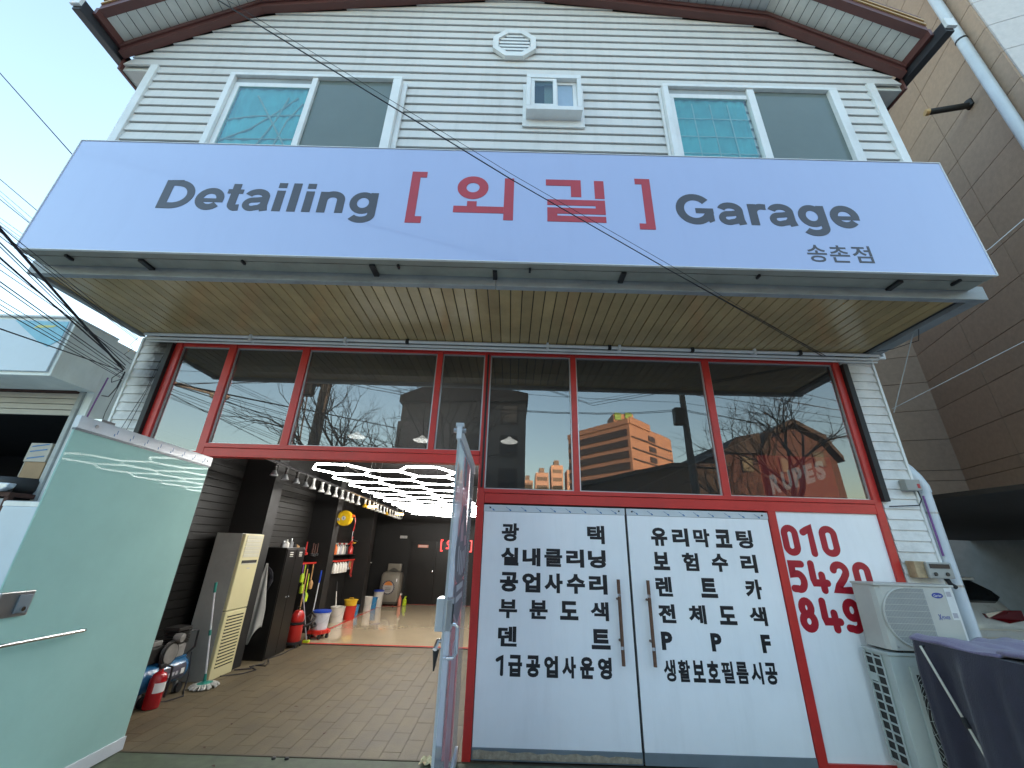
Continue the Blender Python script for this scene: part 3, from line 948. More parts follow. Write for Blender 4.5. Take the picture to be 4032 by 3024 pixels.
flat(ring + [rect(-.492, -.400, 4.7045, 4.766), rect(-.619, -.1415, 4.624, 4.704), rect(-.141, -.049, 4.543, 5.076)], 'sign_red')
flat([rect(.262, .5045, 4.998, 5.077), rect(.505, .604, 4.857, 5.077), rect(.735, .828, 4.841, 5.073),
      rect(.274, .7355, 4.747, 4.818), rect(.736, .828, 4.7165, 4.818), rect(.274, .828, 4.642, 4.716), rect(.274, .3685, 4.6165, 4.6415), rect(.274, .828, 4.544, 4.616)], 'sign_red')

# ================================================================== RED SHOPFRONT FRAME with glass
F = thing('shopfront_frame', 'red steel shopfront frame with dark reflective transom glass', 'shopfront', (-.1, .05, 0))
def post(name, x0, x1, z0, z1, y0=0.0, y1=0.11):
    return BOX(name, 'red', F, x0, x1, y0, y1, z0, z1, 0.003)
post('post', -4.145, -4.066, 0.0, 3.93)
post('post', -3.482, -3.398, 0.0, 3.93)
post('post', -.352, -.275, 0.0, 2.288, -.004, .11)
post('post', -.352, -.286, 2.29, 3.93, .012, .11)
post('post', 2.716, 2.796, 0.0, 2.14, -.003, .11)
post('post', 3.876, 3.955, 0.0, 3.93)
post('mullion', -2.585, -2.500, 2.69, 3.93, .006)
post('mullion', -.934, -.868, 2.69, 3.93, .006)
post('mullion', .686, .748, 2.285, 3.93, .006)
post('mullion', 2.290, 2.366, 2.285, 3.93, .006)
for xa, xb in ((-4.065, -3.483), (-3.397, -2.586), (-2.499, -.935), (-.867, -.353), (-.285, .685), (.749, 2.289), (2.367, 3.875)):
    post('head_rail', xa, xb, 3.885, 3.93, .01)
post('beam', -3.397, -.353, 2.545, 2.640, 0.002)
post('beam_cap', -3.397, -.353, 2.642, 2.690, -.012)
post('beam', -.274, 3.875, 2.140, 2.240, 0.002)
post('beam_cap', -.274, 3.875, 2.242, 2.284, -.012)
post('side_beam', -4.065, -3.483, 2.545, 2.60, .004)
for xa, xb, z0 in ((-4.065, -3.483, 2.601), (-3.397, -2.586, 2.691), (-2.499, -.935, 2.691), (-.867, -.353, 2.691), (-.285, .685, 2.285), (.749, 2.289, 2.285), (2.367, 3.875, 2.285)):
    pn = BOX('pane', 'transom_glass', F, xa, xb, .046, .052, z0, 3.884)
    pn.rotation_euler = (R(rng.uniform(-.12, .12)), 0, R(rng.uniform(-.25, .25)))
    bd = MB()
    for a, b, c, d in ((xa + .001, xa + .014, z0 + .001, 3.883), (xb - .014, xb - .001, z0 + .001, 3.883), (xa + .0145, xb - .0145, z0 + .001, z0 + .012), (xa + .0145, xb - .0145, 3.872, 3.883)):
        bd.box(a, b, .03, .0455, c, d)
    bd.build('glazing_bead', 'alu', pn)
# black rubber tracks and dark edges beside the posts
BOX('black_track', 'black_rubber', F, 3.957, 4.02, -.045, .018, 2.27, 3.87, 0.004)
BOX('black_track', 'black_rubber', F, -4.205, -4.147, -.045, .018, 2.74, 3.90, 0.004)
BOX('black_track', 'black_rubber', F, -.322, -.30, -.005, .0118, 2.30, 3.88)
BOX('side_panel', 'white_panel', F, -4.064, -3.484, .03, .05, 0.02, 2.544)
BOX('side_panel_fill', 'dark_room', F, -.351, -.287, .112, .14, 2.29, 3.93)
BOX('door_backing', 'black_metal', F, -.274, 2.7155, .062, .085, 0.0, 2.1395)  # unseen backing sheet, closes off the gaps around both closed doors
BOX('threshold', 'grout', F, -3.396, -.353, -.029, -.012, -.005, .006)
BOX('sill', 'red', F, 2.797, 3.875, .004, .10, 0.0, .06, 0.003)

# ---- fixed panel with the telephone number
P = thing('number_panel', 'white fixed panel with red telephone number beside the air conditioners', 'panel', (3.33, .03, .06))
BOX('panel_board', 'white_panel', P, 2.797, 3.875, .022, .05, .061, 2.139)
YP = .0215
def digits(rows):
    mb = MB()
    for r_ in rows:
        digit(mb, *r_, .066, YP)
    mb.build('lettering', 'ink_red', P)
digits([('0', 2.834, 2.985, 1.718, 2.002), ('1', 3.035, 3.165, 1.718, 2.002), ('0', 3.225, 3.39, 1.718, 2.002)])
digits([('5', 2.828, 2.976, 1.383, 1.663), ('4', 3.03, 3.19, 1.383, 1.663), ('2', 3.245, 3.42, 1.383, 1.663), ('0', 3.475, 3.635, 1.383, 1.663)])
digits([('8', 2.842, 2.992, 1.048, 1.328), ('4', 3.055, 3.225, 1.048, 1.328), ('9', 3.275, 3.435, 1.048, 1.328)])

# ---- closed pair of white doors
def closed_door(x0, x1, lab, bottom):
    d = thing('closed_door', lab, 'door', ((x0 + x1) / 2, .03, 0), 'pair of closed white doors')
    BOX('door_panel', 'white_panel', d, x0 + .004, x1 - .004, .012, .05, .0965, 2.054)
    rl = BOX('top_rail', 'alu_film', d, x0, x1, .006, .055, 2.056, 2.122, 0.003)
    n = int((x1 - x0) / .16)
    mk = MB()
    for k in range(n):
        xx = x0 + .08 + k * .16 + rng.uniform(-.01, .01)
        mk.obb((xx, .0045, 2.092), (.82, 0, -.57), (0, 1, 0), (.57, 0, .82), .020, .0008, .002)
        mk.obb((xx + .03, .0045, 2.072), (.82, 0, -.57), (0, 1, 0), (.57, 0, .82), .012, .0008, .006)
    mk.build('film_print', 'blue_ink', rl)
    BOX('hinge_bolt', 'black_metal', rl, x0 + .06 if x0 < 0 else x0 + .05, x0 + .075 if x0 < 0 else x0 + .065, .001, .0055, 2.085, 2.10)
    BOX('hinge_bolt', 'black_metal', rl, x1 - .07, x1 - .055, .001, .0055, 2.085, 2.10)
    BOX('bottom_rail', 'grey_rail', d, x0, x1, .006, .055, .008, .095, 0.003)
    return d
DL = closed_door(-.272, 1.209, 'left one of the closed white doors, six rows starting with the widely spaced pair of letters', 'stone')
DR = closed_door(1.226, 2.712, 'right one of the closed white doors, with P P F in its lettering', 'grey')
pe = MB()
nn = 26
prof = []
for k in range(nn + 1):
    xx = -.262 + (1.20 + .262) * k / nn
    prof.append((xx, .082 + .006 * math.sin(k * 1.7) + rng.uniform(-.006, .004) - .022 * (k / nn)))
pe.prism([(-.262, .022), (1.20, .022)] + prof[::-1], 'y', -.001, .0055)
pe.build('peeling_strip', 'stone_peel', DL)
BOX('dark_stile', 'black_metal', DR, 1.2105, 1.2245, .02, .05, .02, 2.122)
YD = .0115
RZ = [(1.766, 1.942), (1.541, 1.708), (1.306, 1.481), (1.080, 1.240), (.848, 1.012), (.614, .784)]
BO = .050
for i, (t, wd) in enumerate((('광택', .178), ('실내클리닝', .180), ('공업사수리', .180), ('부분도색', .176), ('덴트', .178), ('1급공업사운영', .118))):
    rows = spread(t, -.077, .984, RZ[i][0], RZ[i][1], wd)
    if t[0] == '1':
        m1 = MB()
        digit(m1, '1', -.085, -.010, .620, .774, .030, YD)
        m1.build('lettering', 'ink_black', DL)
        rows = spread(t[1:], .027, .984, RZ[i][0], RZ[i][1], .128)
    lettering(DL, 'ink_black', rows, YD, BO)
for i, (t, wd) in enumerate((('유리막코팅', .166), ('보험수리', .162), ('렌트카', .162), ('전체도색', .166), ('PPF', .1), ('생활보호필름시공', .110))):
    rows = spread(t, 1.463, 2.508, RZ[i][0], RZ[i][1], wd)
    if t == 'PPF':
        rows = [('P', 1.467, 1.572, .859, 1.008), ('P', 1.936, 2.037, .859, 1.008), ('F', 2.411, 2.498, .859, 1.008)]
    lettering(DR, 'ink_black', rows, YD, BO if len(t) < 8 else .042)
for d, xx in ((DL, 1.078), (DR, 1.366)):
    hd = MB().tube([(xx, -.06, .738), (xx, -.06, 1.448)], .0165, 12).build('handle', 'wood_bar', d, smooth=True)
    for zz in (1.312, .878):
        MB().tube([(xx, -.06, zz - .013), (xx, -.06, zz + .013)], .0180, 12).build('ring', 'chrome', hd, smooth=True)
    for zz in (1.275, .93):
        MB().tube([(xx - .006, .011, zz), (xx - .002, -.05, zz)], .011, 8).build('standoff', 'wood_bar', hd, smooth=True)
# ================================================================== OPEN GLASS DOORS
def door_frame_fn(hx, hy, ex, ey):
    """u along the leaf from the hinge, t out of its +x face, v up"""
    d = Vector((ex - hx, ey - hy, 0))
    L = d.length
    d.normalize()
    nrm = Vector((-d.y, d.x, 0))
    return (lambda u, t, v: (hx + d.x * u + nrm.x * t, hy + d.y * u + nrm.y * t, v)), L
def dbox(fn, u0, u1, t0, t1, v0, v1):
    m = MB()
    vs = [fn(u, t, v) for v in (v0, v1) for (u, t) in ((u0, t0), (u1, t0), (u1, t1), (u0, t1))]
    return m.add(vs, [(3, 2, 1, 0), (4, 5, 6, 7), (0, 1, 5, 4), (1, 2, 6, 5), (2, 3, 7, 6), (3, 0, 4, 7)])
fA, LA = door_frame_fn(-3.270, -.02, -3.190, -1.552)
D1 = thing('open_glass_door', 'open glass door with sea green film swung out at the left', 'door', (-3.23, -.8, 0), 'open glass doors')
dbox(fA, .004, LA - .004, -.006, .006, .110, 2.430).build('glass_leaf', 'green_glass', D1)
tr = dbox(fA, 0, LA, -.02, .02, 2.430, 2.522).build('top_rail', 'alu_film', D1, bevel=.002)
dbox(fA, 0.002, LA - .002, -.012, .012, 2.415, 2.4295).build('rail_gasket', 'grey_rail', D1)
mk = MB()
for k in range(8):
    u = .12 + k * .155
    c = fA(u, .0208, 2.478)
    mk.obb(c, (.05, -.99, 0), (.99, .05, 0), (0, 0, 1), .003, .0006, .016)
    c = fA(u + .02, .0208, 2.452)
    mk.obb(c, (.05, -.99, 0), (.99, .05, 0), (0, 0, 1), .004, .0006, .010)
mk.build('film_print', 'blue_ink', tr)
for u in (.06, LA - .14):
    c = Vector(fA(u, .02, 2.475)); e = Vector(fA(u, .027, 2.475))
    MB().tube([c, e], .013, 10).build('rail_bolt', 'steel', tr)
dbox(fA, LA - .28, LA - .16, -.06, .019, 2.5225, 2.54).build('pivot_plate', 'steel', tr)
dbox(fA, 0, LA, -.02, .02, .018, .1095).build('bottom_rail', 'alu_film', D1, bevel=.002)
hd = MB().tube([fA(.855, .006, 1.042), fA(.86, .05, 1.042), fA(.89, .062, 1.043), fA(1.2, .064, 1.048), fA(LA - .02, .062, 1.052)], .013, 10).build('pull_handle', 'chrome', D1, smooth=True)
lk = dbox(fA, LA - .20, LA + .01, .0065, .032, 1.205, 1.355).build('lock_case', 'steel', D1, bevel=.006)
dbox(fA, LA - .185, LA - .10, .0325, .042, 1.225, 1.335).build('lock_cover', 'grey_rail', lk, bevel=.006)
MB().tube([fA(LA - .14, .042, 1.25), fA(LA - .14, .056, 1.25)], .014, 10).build('lock_cylinder', 'chrome', lk, smooth=True)

fB, LB = door_frame_fn(-.405, -.01, -.385, -1.552)
D2 = thing('open_glass_door', 'open glass door seen almost edge on beside the red centre post', 'door', (-.4, -.8, 0), 'open glass doors')
dbox(fB, .004, LB - .004, -.006, .006, .110, 2.430).build('glass_leaf', 'pale_glass', D2)
tr = dbox(fB, 0, LB, -.018, .018, 2.4305, 2.520).build('top_rail', 'alu_film', D2, bevel=.002)
MB().tube([fB(LB - .04, -.045, 2.50), fB(LB - .04, .045, 2.50)], .018, 10).build('pivot_bolt', 'steel', tr, smooth=True)
dbox(fB, LB - .07, LB - .01, -.03, .03, 2.521, 2.552).build('pivot_cap', 'alu', tr, bevel=.003)
dbox(fB, 0, LB, -.018, .018, .018, .1095).build('bottom_rail', 'alu_film', D2, bevel=.002)
dbox(fB, LB - .0035, LB + .003, -.008, .008, .111, 2.4295).build('edge_strip', 'alu', D2)
gp = MB()
def gquad(pts, t=.0068, mm='graphic_dark', nm='door_graphic'):
    m = MB()
    n = len(pts)
    vs = [fB(u, t, v) for u, v in pts] + [fB(u, t - .0006, v) for u, v in pts]
    m.add(vs, [tuple(range(n)), tuple(range(2 * n - 1, n - 1, -1))] + [(i, i + n, (i + 1) % n + n, (i + 1) % n) for i in range(n)])
    return m.build(nm, mm, D2)
gquad([(.62, 2.02), (.86, 2.03), (.98, 1.93), (1.06, 1.80), (1.22, 1.74), (1.26, 1.62), (1.12, 1.48), (.78, 1.40), (.46, 1.47), (.30, 1.60), (.36, 1.76), (.50, 1.86)])
for a, b in ((.42, 1.53), (.56, 1.50), (.70, 1.49), (.84, 1.50), (.98, 1.53)):
    gquad([(a, b), (a + .07, b - .005), (a + .09, b + .17), (a + .02, b + .18)], .0078, 'graphic_grey', 'door_graphic_stripe')
gquad([(.74, 1.75), (.96, 1.74), (.98, 1.86), (.80, 1.93)], .0078, 'graphic_pink', 'door_graphic_stripe')
gquad([(.44, 1.72), (.62, 1.71), (.64, 1.79), (.50, 1.80)], .0078, 'graphic_pink', 'door_graphic_stripe')
gquad([(.36, 1.44), (1.16, 1.44), (1.10, 1.25), (.80, 1.135), (.44, 1.25)], .0068)
for v0, v1 in ((1.385, 1.43), (1.31, 1.35)):
    gquad([(.52, v0), (1.0, v0), (1.02, v1), (.50, v1)], .0078, 'graphic_grey', 'door_graphic_stripe')
gquad([(.40, 1.255), (.44, 1.255), (.80, 1.15), (1.06, 1.25), (1.11, 1.25), (.80, 1.12)], .0084, 'graphic_pink', 'door_graphic_stripe')
gquad([(.66, 0.12), (.98, 0.12), (.98, 1.05), (.66, 1.05)], .0068, 'graphic_pink', 'film_band')
lk = dbox(fB, LB - .13, LB + .012, -.055, -.0065, 1.22, 1.40).build('lock_case', 'alu', D2, bevel=.005)
dbox(fB, LB - .13, LB + .004, .0065, .04, 1.22, 1.395).build('lock_plate', 'steel', lk, bevel=.005)
dbox(fB, LB - .09, LB - .06, .0405, .046, 1.25, 1.36).build('lock_slot', 'black_metal', lk)
for zz in (1.26, 1.29, 1.33, 1.37):
    MB().tube([fB(LB - .02, -.056, zz), fB(LB - .02, -.061, zz)], .007, 8).build('lock_screw', 'black_metal', lk)
MB().tube([fB(LB - .17, .007, 1.235), fB(LB - .17, .05, 1.235), fB(LB - .18, .068, 1.215), fB(LB - .19, .068, 1.07), fB(LB - .18, .05, 1.045), fB(LB - .175, .007, 1.045)], .0125, 10).build('pull_handle', 'chrome', D2, smooth=True)
MB().tube([fB(LB - .16, -.007, 1.14), fB(LB - .16, -.05, 1.14), fB(LB - .12, -.06, 1.10)], .014, 10).build('lever_handle', 'chrome', D2, smooth=True)
MB().tube([fB(LB - .15, -.055, 1.10), fB(LB - .15, -.06, .98)], [.022, .004], 8).build('key_strap', 'black_rubber', D2, smooth=True)

# ================================================================== OUTDOOR UNITS
def ac_top():
    o = thing('outdoor_ac_unit', 'beige outdoor air conditioner stacked on top of the other one', 'air conditioner', (3.72, -.2, .965), 'stacked outdoor air conditioners')
    x0, x1, y0, y1, z0, z1 = 3.352, 4.075, -.325, -.065, .972, 1.492
    b = MB()
    r_ = .055
    b.prism([(x0, y1), (x0, y0 + r_), (x0 + r_ * .3, y0 + r_ * .3), (x0 + r_, y0), (x1 - .03, y0), (x1, y0 + .03), (x1, y1)], 'z', z0, z1 - .012)
    b.build('casing', 'ac_beige', o, bevel=.004)
    BOX('lid', 'ac_beige', o, x0 - .008, x1 + .004, y0 - .008, y1 + .004, z1 - .011, z1 + .008, .004)
    cx, cz, rr = 3.605, 1.232, .232
    pts = []
    for k in range(25):
        a = math.pi / 2 + math.pi * k / 24
        pts.append((cx + rr * math.cos(a), cz + rr * math.sin(a)))
    pts += [(3.79, cz - rr), (3.79, cz + rr)]
    MB().prism(pts, 'y', y0 - .006, y0 - .0005).build('fan_grille', 'ac_mesh', o)
    MB().tube([(p[0], y0 - .006, p[1]) for p in pts[:25]], .009, 6).build('grille_rim', 'ac_beige', o, smooth=True)
    gr = MB()
    for k in range(9):
        zz = cz - rr + .03 + k * .05
        hw = math.sqrt(max(0, rr * rr - (zz - cz) ** 2))
        gr.box(cx - hw, 3.79, y0 - .0105, y0 - .0065, zz - .0022, zz + .0022)
    k = 0
    xx = cx - rr + .012
    while xx < 3.786:
        hh = rr if xx > cx else math.sqrt(max(0, rr * rr - (xx - cx) ** 2))
        gr.box(xx - .0012, xx + .0012, y0 - .0086, y0 - .0062, cz - hh, cz + hh)
        xx += .013
    gr.build('grille_wires', 'ac_beige', o)
    lg = MB().lathe([(.001, 0), (.05, 0), (.05, .003), (.001, .003)], (0, 0, 0), 'y', 24)
    lg.v = [(3.908 + v[0], y0 - .0005 - v[1], 1.412 + v[2] * .46) for v in lg.v]
    lg = lg.build('logo_badge', 'logo_blue', o)
    wv, wf = glyph('Carrier', .012)
    ax, bx = min(v[0] for v in wv), max(v[0] for v in wv)
    MB().add([(3.872 + (v[0] - ax) / (bx - ax) * .072, y0 - .0036 - v[2] * .01, 1.402 + v[1] * .026) for v in wv], wf).build('lettering', 'bottle_white', lg)
    lettering(o, 'logo_blue', [('X', 3.858, 3.885, 1.217, 1.262)], y0 - .0005, .02)
    wv, wf = glyph('POWER', .02)
    ax, bx = min(v[0] for v in wv), max(v[0] for v in wv)
    MB().add([(3.888 + (v[0] - ax) / (bx - ax) * .075, y0 - .0006 - v[2] * .01, 1.224 + v[1] * .034) for v in wv], wf).build('lettering', 'logo_blue', o)
    st = BOX('sticker', 'white_label', o, 3.985, 4.05, y0 - .0018, y0 - .0004, 1.22, 1.475)
    for zz in (1.425, 1.255):
        BOX('sticker_print', 'graphic_grey', st, 3.993, 4.035, y0 - .0026, y0 - .0019, zz - .02, zz + .02)
    for xx, zz in ((3.42, 1.00), (3.60, .995), (3.98, 1.02), (3.40, 1.47), (3.70, 1.478)):
        MB().tube([(xx, y0 - .0002, zz), (xx, y0 - .005, zz)], .006, 8).build('screw', 'steel', o)
    for xx in (3.42, 3.95):
        BOX('foot', 'black_rubber', o, xx, xx + .05, y0 + .02, y1 - .02, .957, .9715)
    return o
ac_top()
def ac_low():
    o = thing('outdoor_ac_unit', 'lower outdoor air conditioner with a side grille of square openings', 'air conditioner', (3.72, -.2, 0), 'stacked outdoor air conditioners')
    x0, x1, y0, y1, z0, z1 = 3.312, 4.10, -.315, -.045, .115, .95
    b = MB()
    b.box(x0 + .012, x1, y0, y1, z0, z1 - .02)
    b.build('casing', 'ac_lower', o, bevel=.008)
    BOX('lid', 'ac_lower', o, x0 - .004, x1 + .006, y0 - .008, y1 + .006, z1 - .019, z1 + .004, .004)
    BOX('coil_recess', 'dark_iron', o, x0 + .008, x0 + .0115, y0 + .085, y1 - .012, z0 + .03, z1 - .04)
    gr = MB()
    for yy in (y0 + .082, (y0 + .085 + y1 - .012) / 2, y1 - .012):
        gr.box(x0 - .002, x0 + .0075, yy - .006, yy + .006, z0 + .02, z1 - .03)
    n = 11
    for k in range(n + 1):
        zz = z0 + .025 + k * (z1 - .06 - z0 - .025) / n
        gr.box(x0 - .003, x0 + .0078, y0 + .0885, y1 - .018, zz - .006, zz + .006)
    gr.build('side_grille', 'ac_lower', o)
    BOX('grip', 'ac_lower', o, x0 - .008, x0 + .0078, y1 - .10, y1 - .02, .70, .76, .004)
    BOX('fan_recess', 'dark_iron', o, 3.50, 4.03, y0 - .003, y0 - .0005, .17, .80)
    fr = MB()
    fr.box(3.465, 3.4995, y0 - .016, y0 - .0005, .15, .86).box(3.5, 4.05, y0 - .016, y0 - .0005, .80, .86).box(3.5, 4.05, y0 - .016, y0 - .0005, .15, .17)
    fr.build('fan_frame', 'ac_lower', o, bevel=.003)
    wi = MB()
    c = (3.77, .48)
    for k in range(14):
        r_ = .05 + k * .027
        pts = []
        for q in range(41):
            a = 2 * math.pi * q / 40
            px, pz = c[0] + r_ * math.cos(a), c[1] + r_ * math.sin(a)
            pts.append((min(max(px, 3.502), 4.03), y0 - .009, min(max(pz, .172), .798)))
        wi.tube(pts, .0022, 4)
    for q in range(24):
        a = 2 * math.pi * q / 24
        wi.tube([(c[0] + .04 * math.cos(a), y0 - .010, c[1] + .04 * math.sin(a)), (min(max(c[0] + .36 * math.cos(a), 3.502), 4.03), y0 - .010, min(max(c[1] + .36 * math.sin(a), .172), .798))], .0022, 4)
    wi.build('fan_guard', 'ac_lower', o)
    for xx in (3.36, 3.98):
        BOX('foot', 'concrete', o, xx, xx + .08, y0 - .01, y1 + .01, -.004, .114)
    return o
ac_low()
# meter, junction box, downpipe on the right strip of wall
o = thing('gas_meter', 'old grey meter with rusty box on the white siding', 'meter', (4.16, -.05, 1.54))
BOX('meter_back', 'meter_rust', o, 4.00, 4.125, -.10, -.005, 1.545, 1.695, .006)
mc = BOX('meter_case', 'meter_grey', o, 4.09, 4.335, -.13, -.1005, 1.545, 1.69, .01)
BOX('meter_mount', 'meter_grey', o, 4.13, 4.32, -.10, -.005, 1.56, 1.68)
BOX('dial_window', 'car_glass', mc, 4.115, 4.31, -.134, -.1305, 1.635, 1.675, .002)
for xx in (4.15, 4.265):
    MB().tube([(xx, -.1305, 1.585), (xx, -.14, 1.585)], .017, 12).build('dial', 'black_metal', mc)
MB().tube([(4.28, -.09, 1.545), (4.30, -.09, 1.50), (4.345, -.09, 1.47)], .02, 8).build('meter_pipe', 'black_metal', o, smooth=True)
o = thing('junction_box', 'small grey switch box with red label high on the white siding', 'box', (4.27, -.05, 2.38))
BOX('box_body', 'meter_grey', o, 4.20, 4.36, -.085, -.005, 2.385, 2.50, .008)
BOX('red_label', 'ink_red', o, 4.315, 4.343, -.0875, -.0855, 2.41, 2.455)
MB().tube([(4.335, -.05, 2.385), (4.345, -.05, 2.30), (4.32, -.03, 2.24), (4.0, -.03, 2.22)], .006, 6).build('lead', 'cable', o, smooth=True)
o = thing('downpipe', 'thick white drainpipe with elbow at the right corner of the garage', 'pipe', (4.5, .02, 0))
MB().tube([(4.385, .10, 2.68), (4.40, .06, 2.62), (4.43, .03, 2.53), (4.46, .02, 2.44), (4.463, .02, 2.38)], .068, 14).build('elbow', 'pipe_white', o, smooth=True)
MB().tube([(4.463, .02, 2.385), (4.455, .02, 1.2), (4.445, .02, -.02)], .060, 14).build('pipe', 'pipe_white', o, smooth=True)
for zz in (2.39, 2.16, 1.47):
    MB().tube([(4.463 - (2.4 - zz) * .008, .02, zz), (4.463 - (2.4 - zz) * .008, .02, zz + .018)], .0635, 14).build('clamp', 'steel', o, smooth=True)
MB().tube([(4.395, -.03, 2.34), (4.388, -.03, 1.75)], .009, 6).build('side_cable', 'purple', o)

# ================================================================== DRYING RACK with towels
o = thing('drying_rack', 'pale folding clothes rack at the lower right corner', 'clothes rack', (3.85, -1.3, 0))
for xx in (3.435, 4.28):
    MB().tube([(xx, -.47, 1.075), (xx, -2.3, 1.06)], .009, 8).build('rail', 'rack_white', o, smooth=True)
MB().tube([(3.435, -.49, 1.074), (4.28, -.49, 1.074)], .009, 8).build('cross_bar', 'rack_white', o, smooth=True)
MB().tube([(3.435, -2.28, 1.060), (4.28, -2.28, 1.060)], .009, 8).build('cross_bar', 'rack_white', o, smooth=True)
for xx in (3.37, 4.33):
    MB().tube([(xx, -.60, 1.06), (xx, -.775, .635)], .0085, 8).build('leg', 'rack_white', o, smooth=True)
    MB().tube([(xx, -.79, .60), (xx, -1.03, -.004)], .0085, 8).build('leg', 'rack_white', o, smooth=True)
    MB().tube([(xx, -.772, .645), (xx, -.795, .585)], .017, 8).build('joint', 'black_rubber', o, smooth=True)
    MB().tube([(xx + .02, -.83, .56), (xx + .02, -1.75, -.004)], .0085, 8).build('leg', 'rack_white', o, smooth=True)
    MB().tube([(xx, -.60, 1.055), (xx + (.065 if xx < 4 else -.05), -.60, 1.072)], .008, 6).build('hinge', 'black_rubber', o)
def towel(name, mm, label, y0, y1, drop_l, xr, dz, seed, over=0.0):
    r2 = random.Random(seed)
    ph = [r2.uniform(0, 6) for _ in range(4)]
    Lt = xr - 3.425
    Ltot = drop_l + Lt + over
    def fn(u, v):
        y = y0 + (y1 - y0) * u
        s_ = v * Ltot
        fold = .045 * math.sin(y * 9 + ph[0]) + .024 * math.sin(y * 19 + ph[1]) + .006 * math.sin(y * 47 + ph[2])
        if s_ < drop_l:                         # hanging on the near (left) side
            k = (drop_l - s_)
            w_ = min(1, k / .22)
            return (3.418 - .012 - dz * .6 + fold * w_ - .02 * w_, y + .03 * k * math.sin(y * 5), 1.086 + dz - k * .985)
        k = s_ - drop_l
        if k < Lt:
            q = k / Lt
            sag = -.035 * math.sin(math.pi * q) + .007 * math.sin(q * 17 + y * 5 + ph[3]) + .006 * math.sin(y * 20 + q * 5)
            return (3.42 + k, y + .02 * math.sin(q * 4), 1.092 + dz + sag)
        k -= Lt
        return (xr + .02 + fold * .6, y, 1.09 + dz - k)
    t = MB().grid(fn, 90, 44).build(name, mm, None, smooth=True, solid=.006)
    return tag(t, label, 'towel', 'towels on the clothes rack')
towel('towel', 'towel_navy', 'dark navy towel hanging down the side of the clothes rack', -.50, -2.25, .98, 4.30, .002, 3, .3)
def slab_towel(y0, y1, x0, x1, z, seed, label):
    r2 = random.Random(seed)
    p = r2.uniform(0, 6)
    m = MB()
    def fn(u, v):
        x = x0 + (x1 - x0) * u
        y = y0 + (y1 - y0) * v
        e = min(1, min(u, 1 - u) * 12) 
        return (x, y + .015 * math.sin(u * 9 + p), z - .035 * math.sin(math.pi * u) + .012 * math.sin(u * 21 + p + y * 3) + .008 * math.sin(y * 16 + p) - (1 - e) * .022)
    t = m.grid(fn, 40, 24).build('towel', 'towel_lilac', None, smooth=True, solid=.022)
    return tag(t, label, 'towel', 'towels on the clothes rack')
slab_towel(-.48, -1.15, 3.41, 4.25, 1.135, 1, 'lilac towel spread flat over the near end of the clothes rack')
slab_towel(-1.10, -2.25, 3.44, 4.31, 1.150, 5, 'lilac towel spread flat over the far corner of the clothes rack')

# ================================================================== BROWN BUILDING on the right
B = thing('clad_building', 'tall brown stone clad building across the alley on the right', 'building', (8.5, 3, 0))
wd_ = Vector((-.34, -.94, 0)); wn_ = Vector((-.94, .34, 0))       # alley wall runs toward the street
ic = Vector((8.0, 2.7, 0)); Lw = 4.0; ZB, ZT = 2.455, 17.0
oc = ic + wd_ * Lw
fr_ = Vector((.94, -.34, 0))                                       # street face direction
m = MB()
foot = [ic + fr_ * .02, oc + Vector((.02, .02, 0)) + fr_ * .02, oc + fr_ * 9, ic + fr_ * 9 + Vector((0, 2.5, 0)), Vector((9.0, 11.0, 0)), ic - fr_ * 3.6 - wd_ * 4, ic - fr_ * 3.6 - wd_ * .03 , ic - wd_ * .03]
m.prism([(p.x, p.y) for p in foot], 'z', ZB, ZT)
m.build('body', 'joint_dark', B)
def clad(origin, du, dn, u_edges, z_edges, mm):
    protos = {}
    for i in range(len(u_edges) - 1):
        for j in range(len(z_edges) - 1):
            a, b = u_edges[i], u_edges[i + 1]
            c, d = z_edges[j], z_edges[j + 1]
            cen = origin + du * ((a + b) / 2) + dn * .004 + Vector((0, 0, (c + d) / 2))
            key = (round(b - a, 3), round(d - c, 3))
            if key in protos:
                share(protos[key], 'cladding_panel', cen, B)
            else:
                protos[key] = MB().obb(cen, du, dn, (0, 0, 1), (b - a) / 2 - .005, .016, (d - c) / 2 - .005).build('cladding_panel', mm, B, loc=cen)
ze = [2.455, 3.022, 3.205] + [3.205 + .56 * k for k in range(1, 25)]
ze = [z_ for z_ in ze if z_ <= ZT + .2]
clad(ic, wd_, wn_, [0.012, 1.344, 2.68, Lw], ze, 'brown_clad')
clad(ic, -fr_, wd_, [0.012, 1.3, 2.6, 3.6], ze[:14], 'brown_clad')
clad(oc, fr_, wd_, [0.0, 1.3, 2.6, 3.9], ze, 'pale_clad')
pb = ic + wd_ * 3.74 + wn_ * .09
pip = MB().tube([(pb.x, pb.y, 2.5), (pb.x, pb.y, ZT)], .062, 12).build('wall_pipe', 'pipe_white', B, smooth=True)
for zz in (4.2, 6.6, 9.0, 11.4):
    MB().tube([(pb.x, pb.y, zz), (pb.x, pb.y, zz + .03)], .068, 12).build('pipe_clamp', 'black_metal', pip)
    q = pb - wn_ * .07
    MB().tube([(pb.x, pb.y, zz + .015), (q.x, q.y, zz + .015)], .012, 6).build('pipe_bracket', 'black_metal', pip)
lp = ic + wd_ * 3.30
o = thing('wall_lamp', 'tubular brass lamp fixed high on the brown stone wall', 'lamp', (lp.x, lp.y, 8.1))
e0 = lp + wn_ * .02; e1 = lp + wn_ * .52 + wd_ * .02
MB().tube([(e0.x, e0.y, 8.15), (e1.x, e1.y, 8.20)], .045, 12).build('tube', 'dark_iron', o, smooth=True)
e2 = e1 + wn_ * .05
MB().tube([(e1.x, e1.y, 8.20), (e2.x, e2.y, 8.205)], .05, 12).build('lamp_head', 'gold', o, smooth=True)
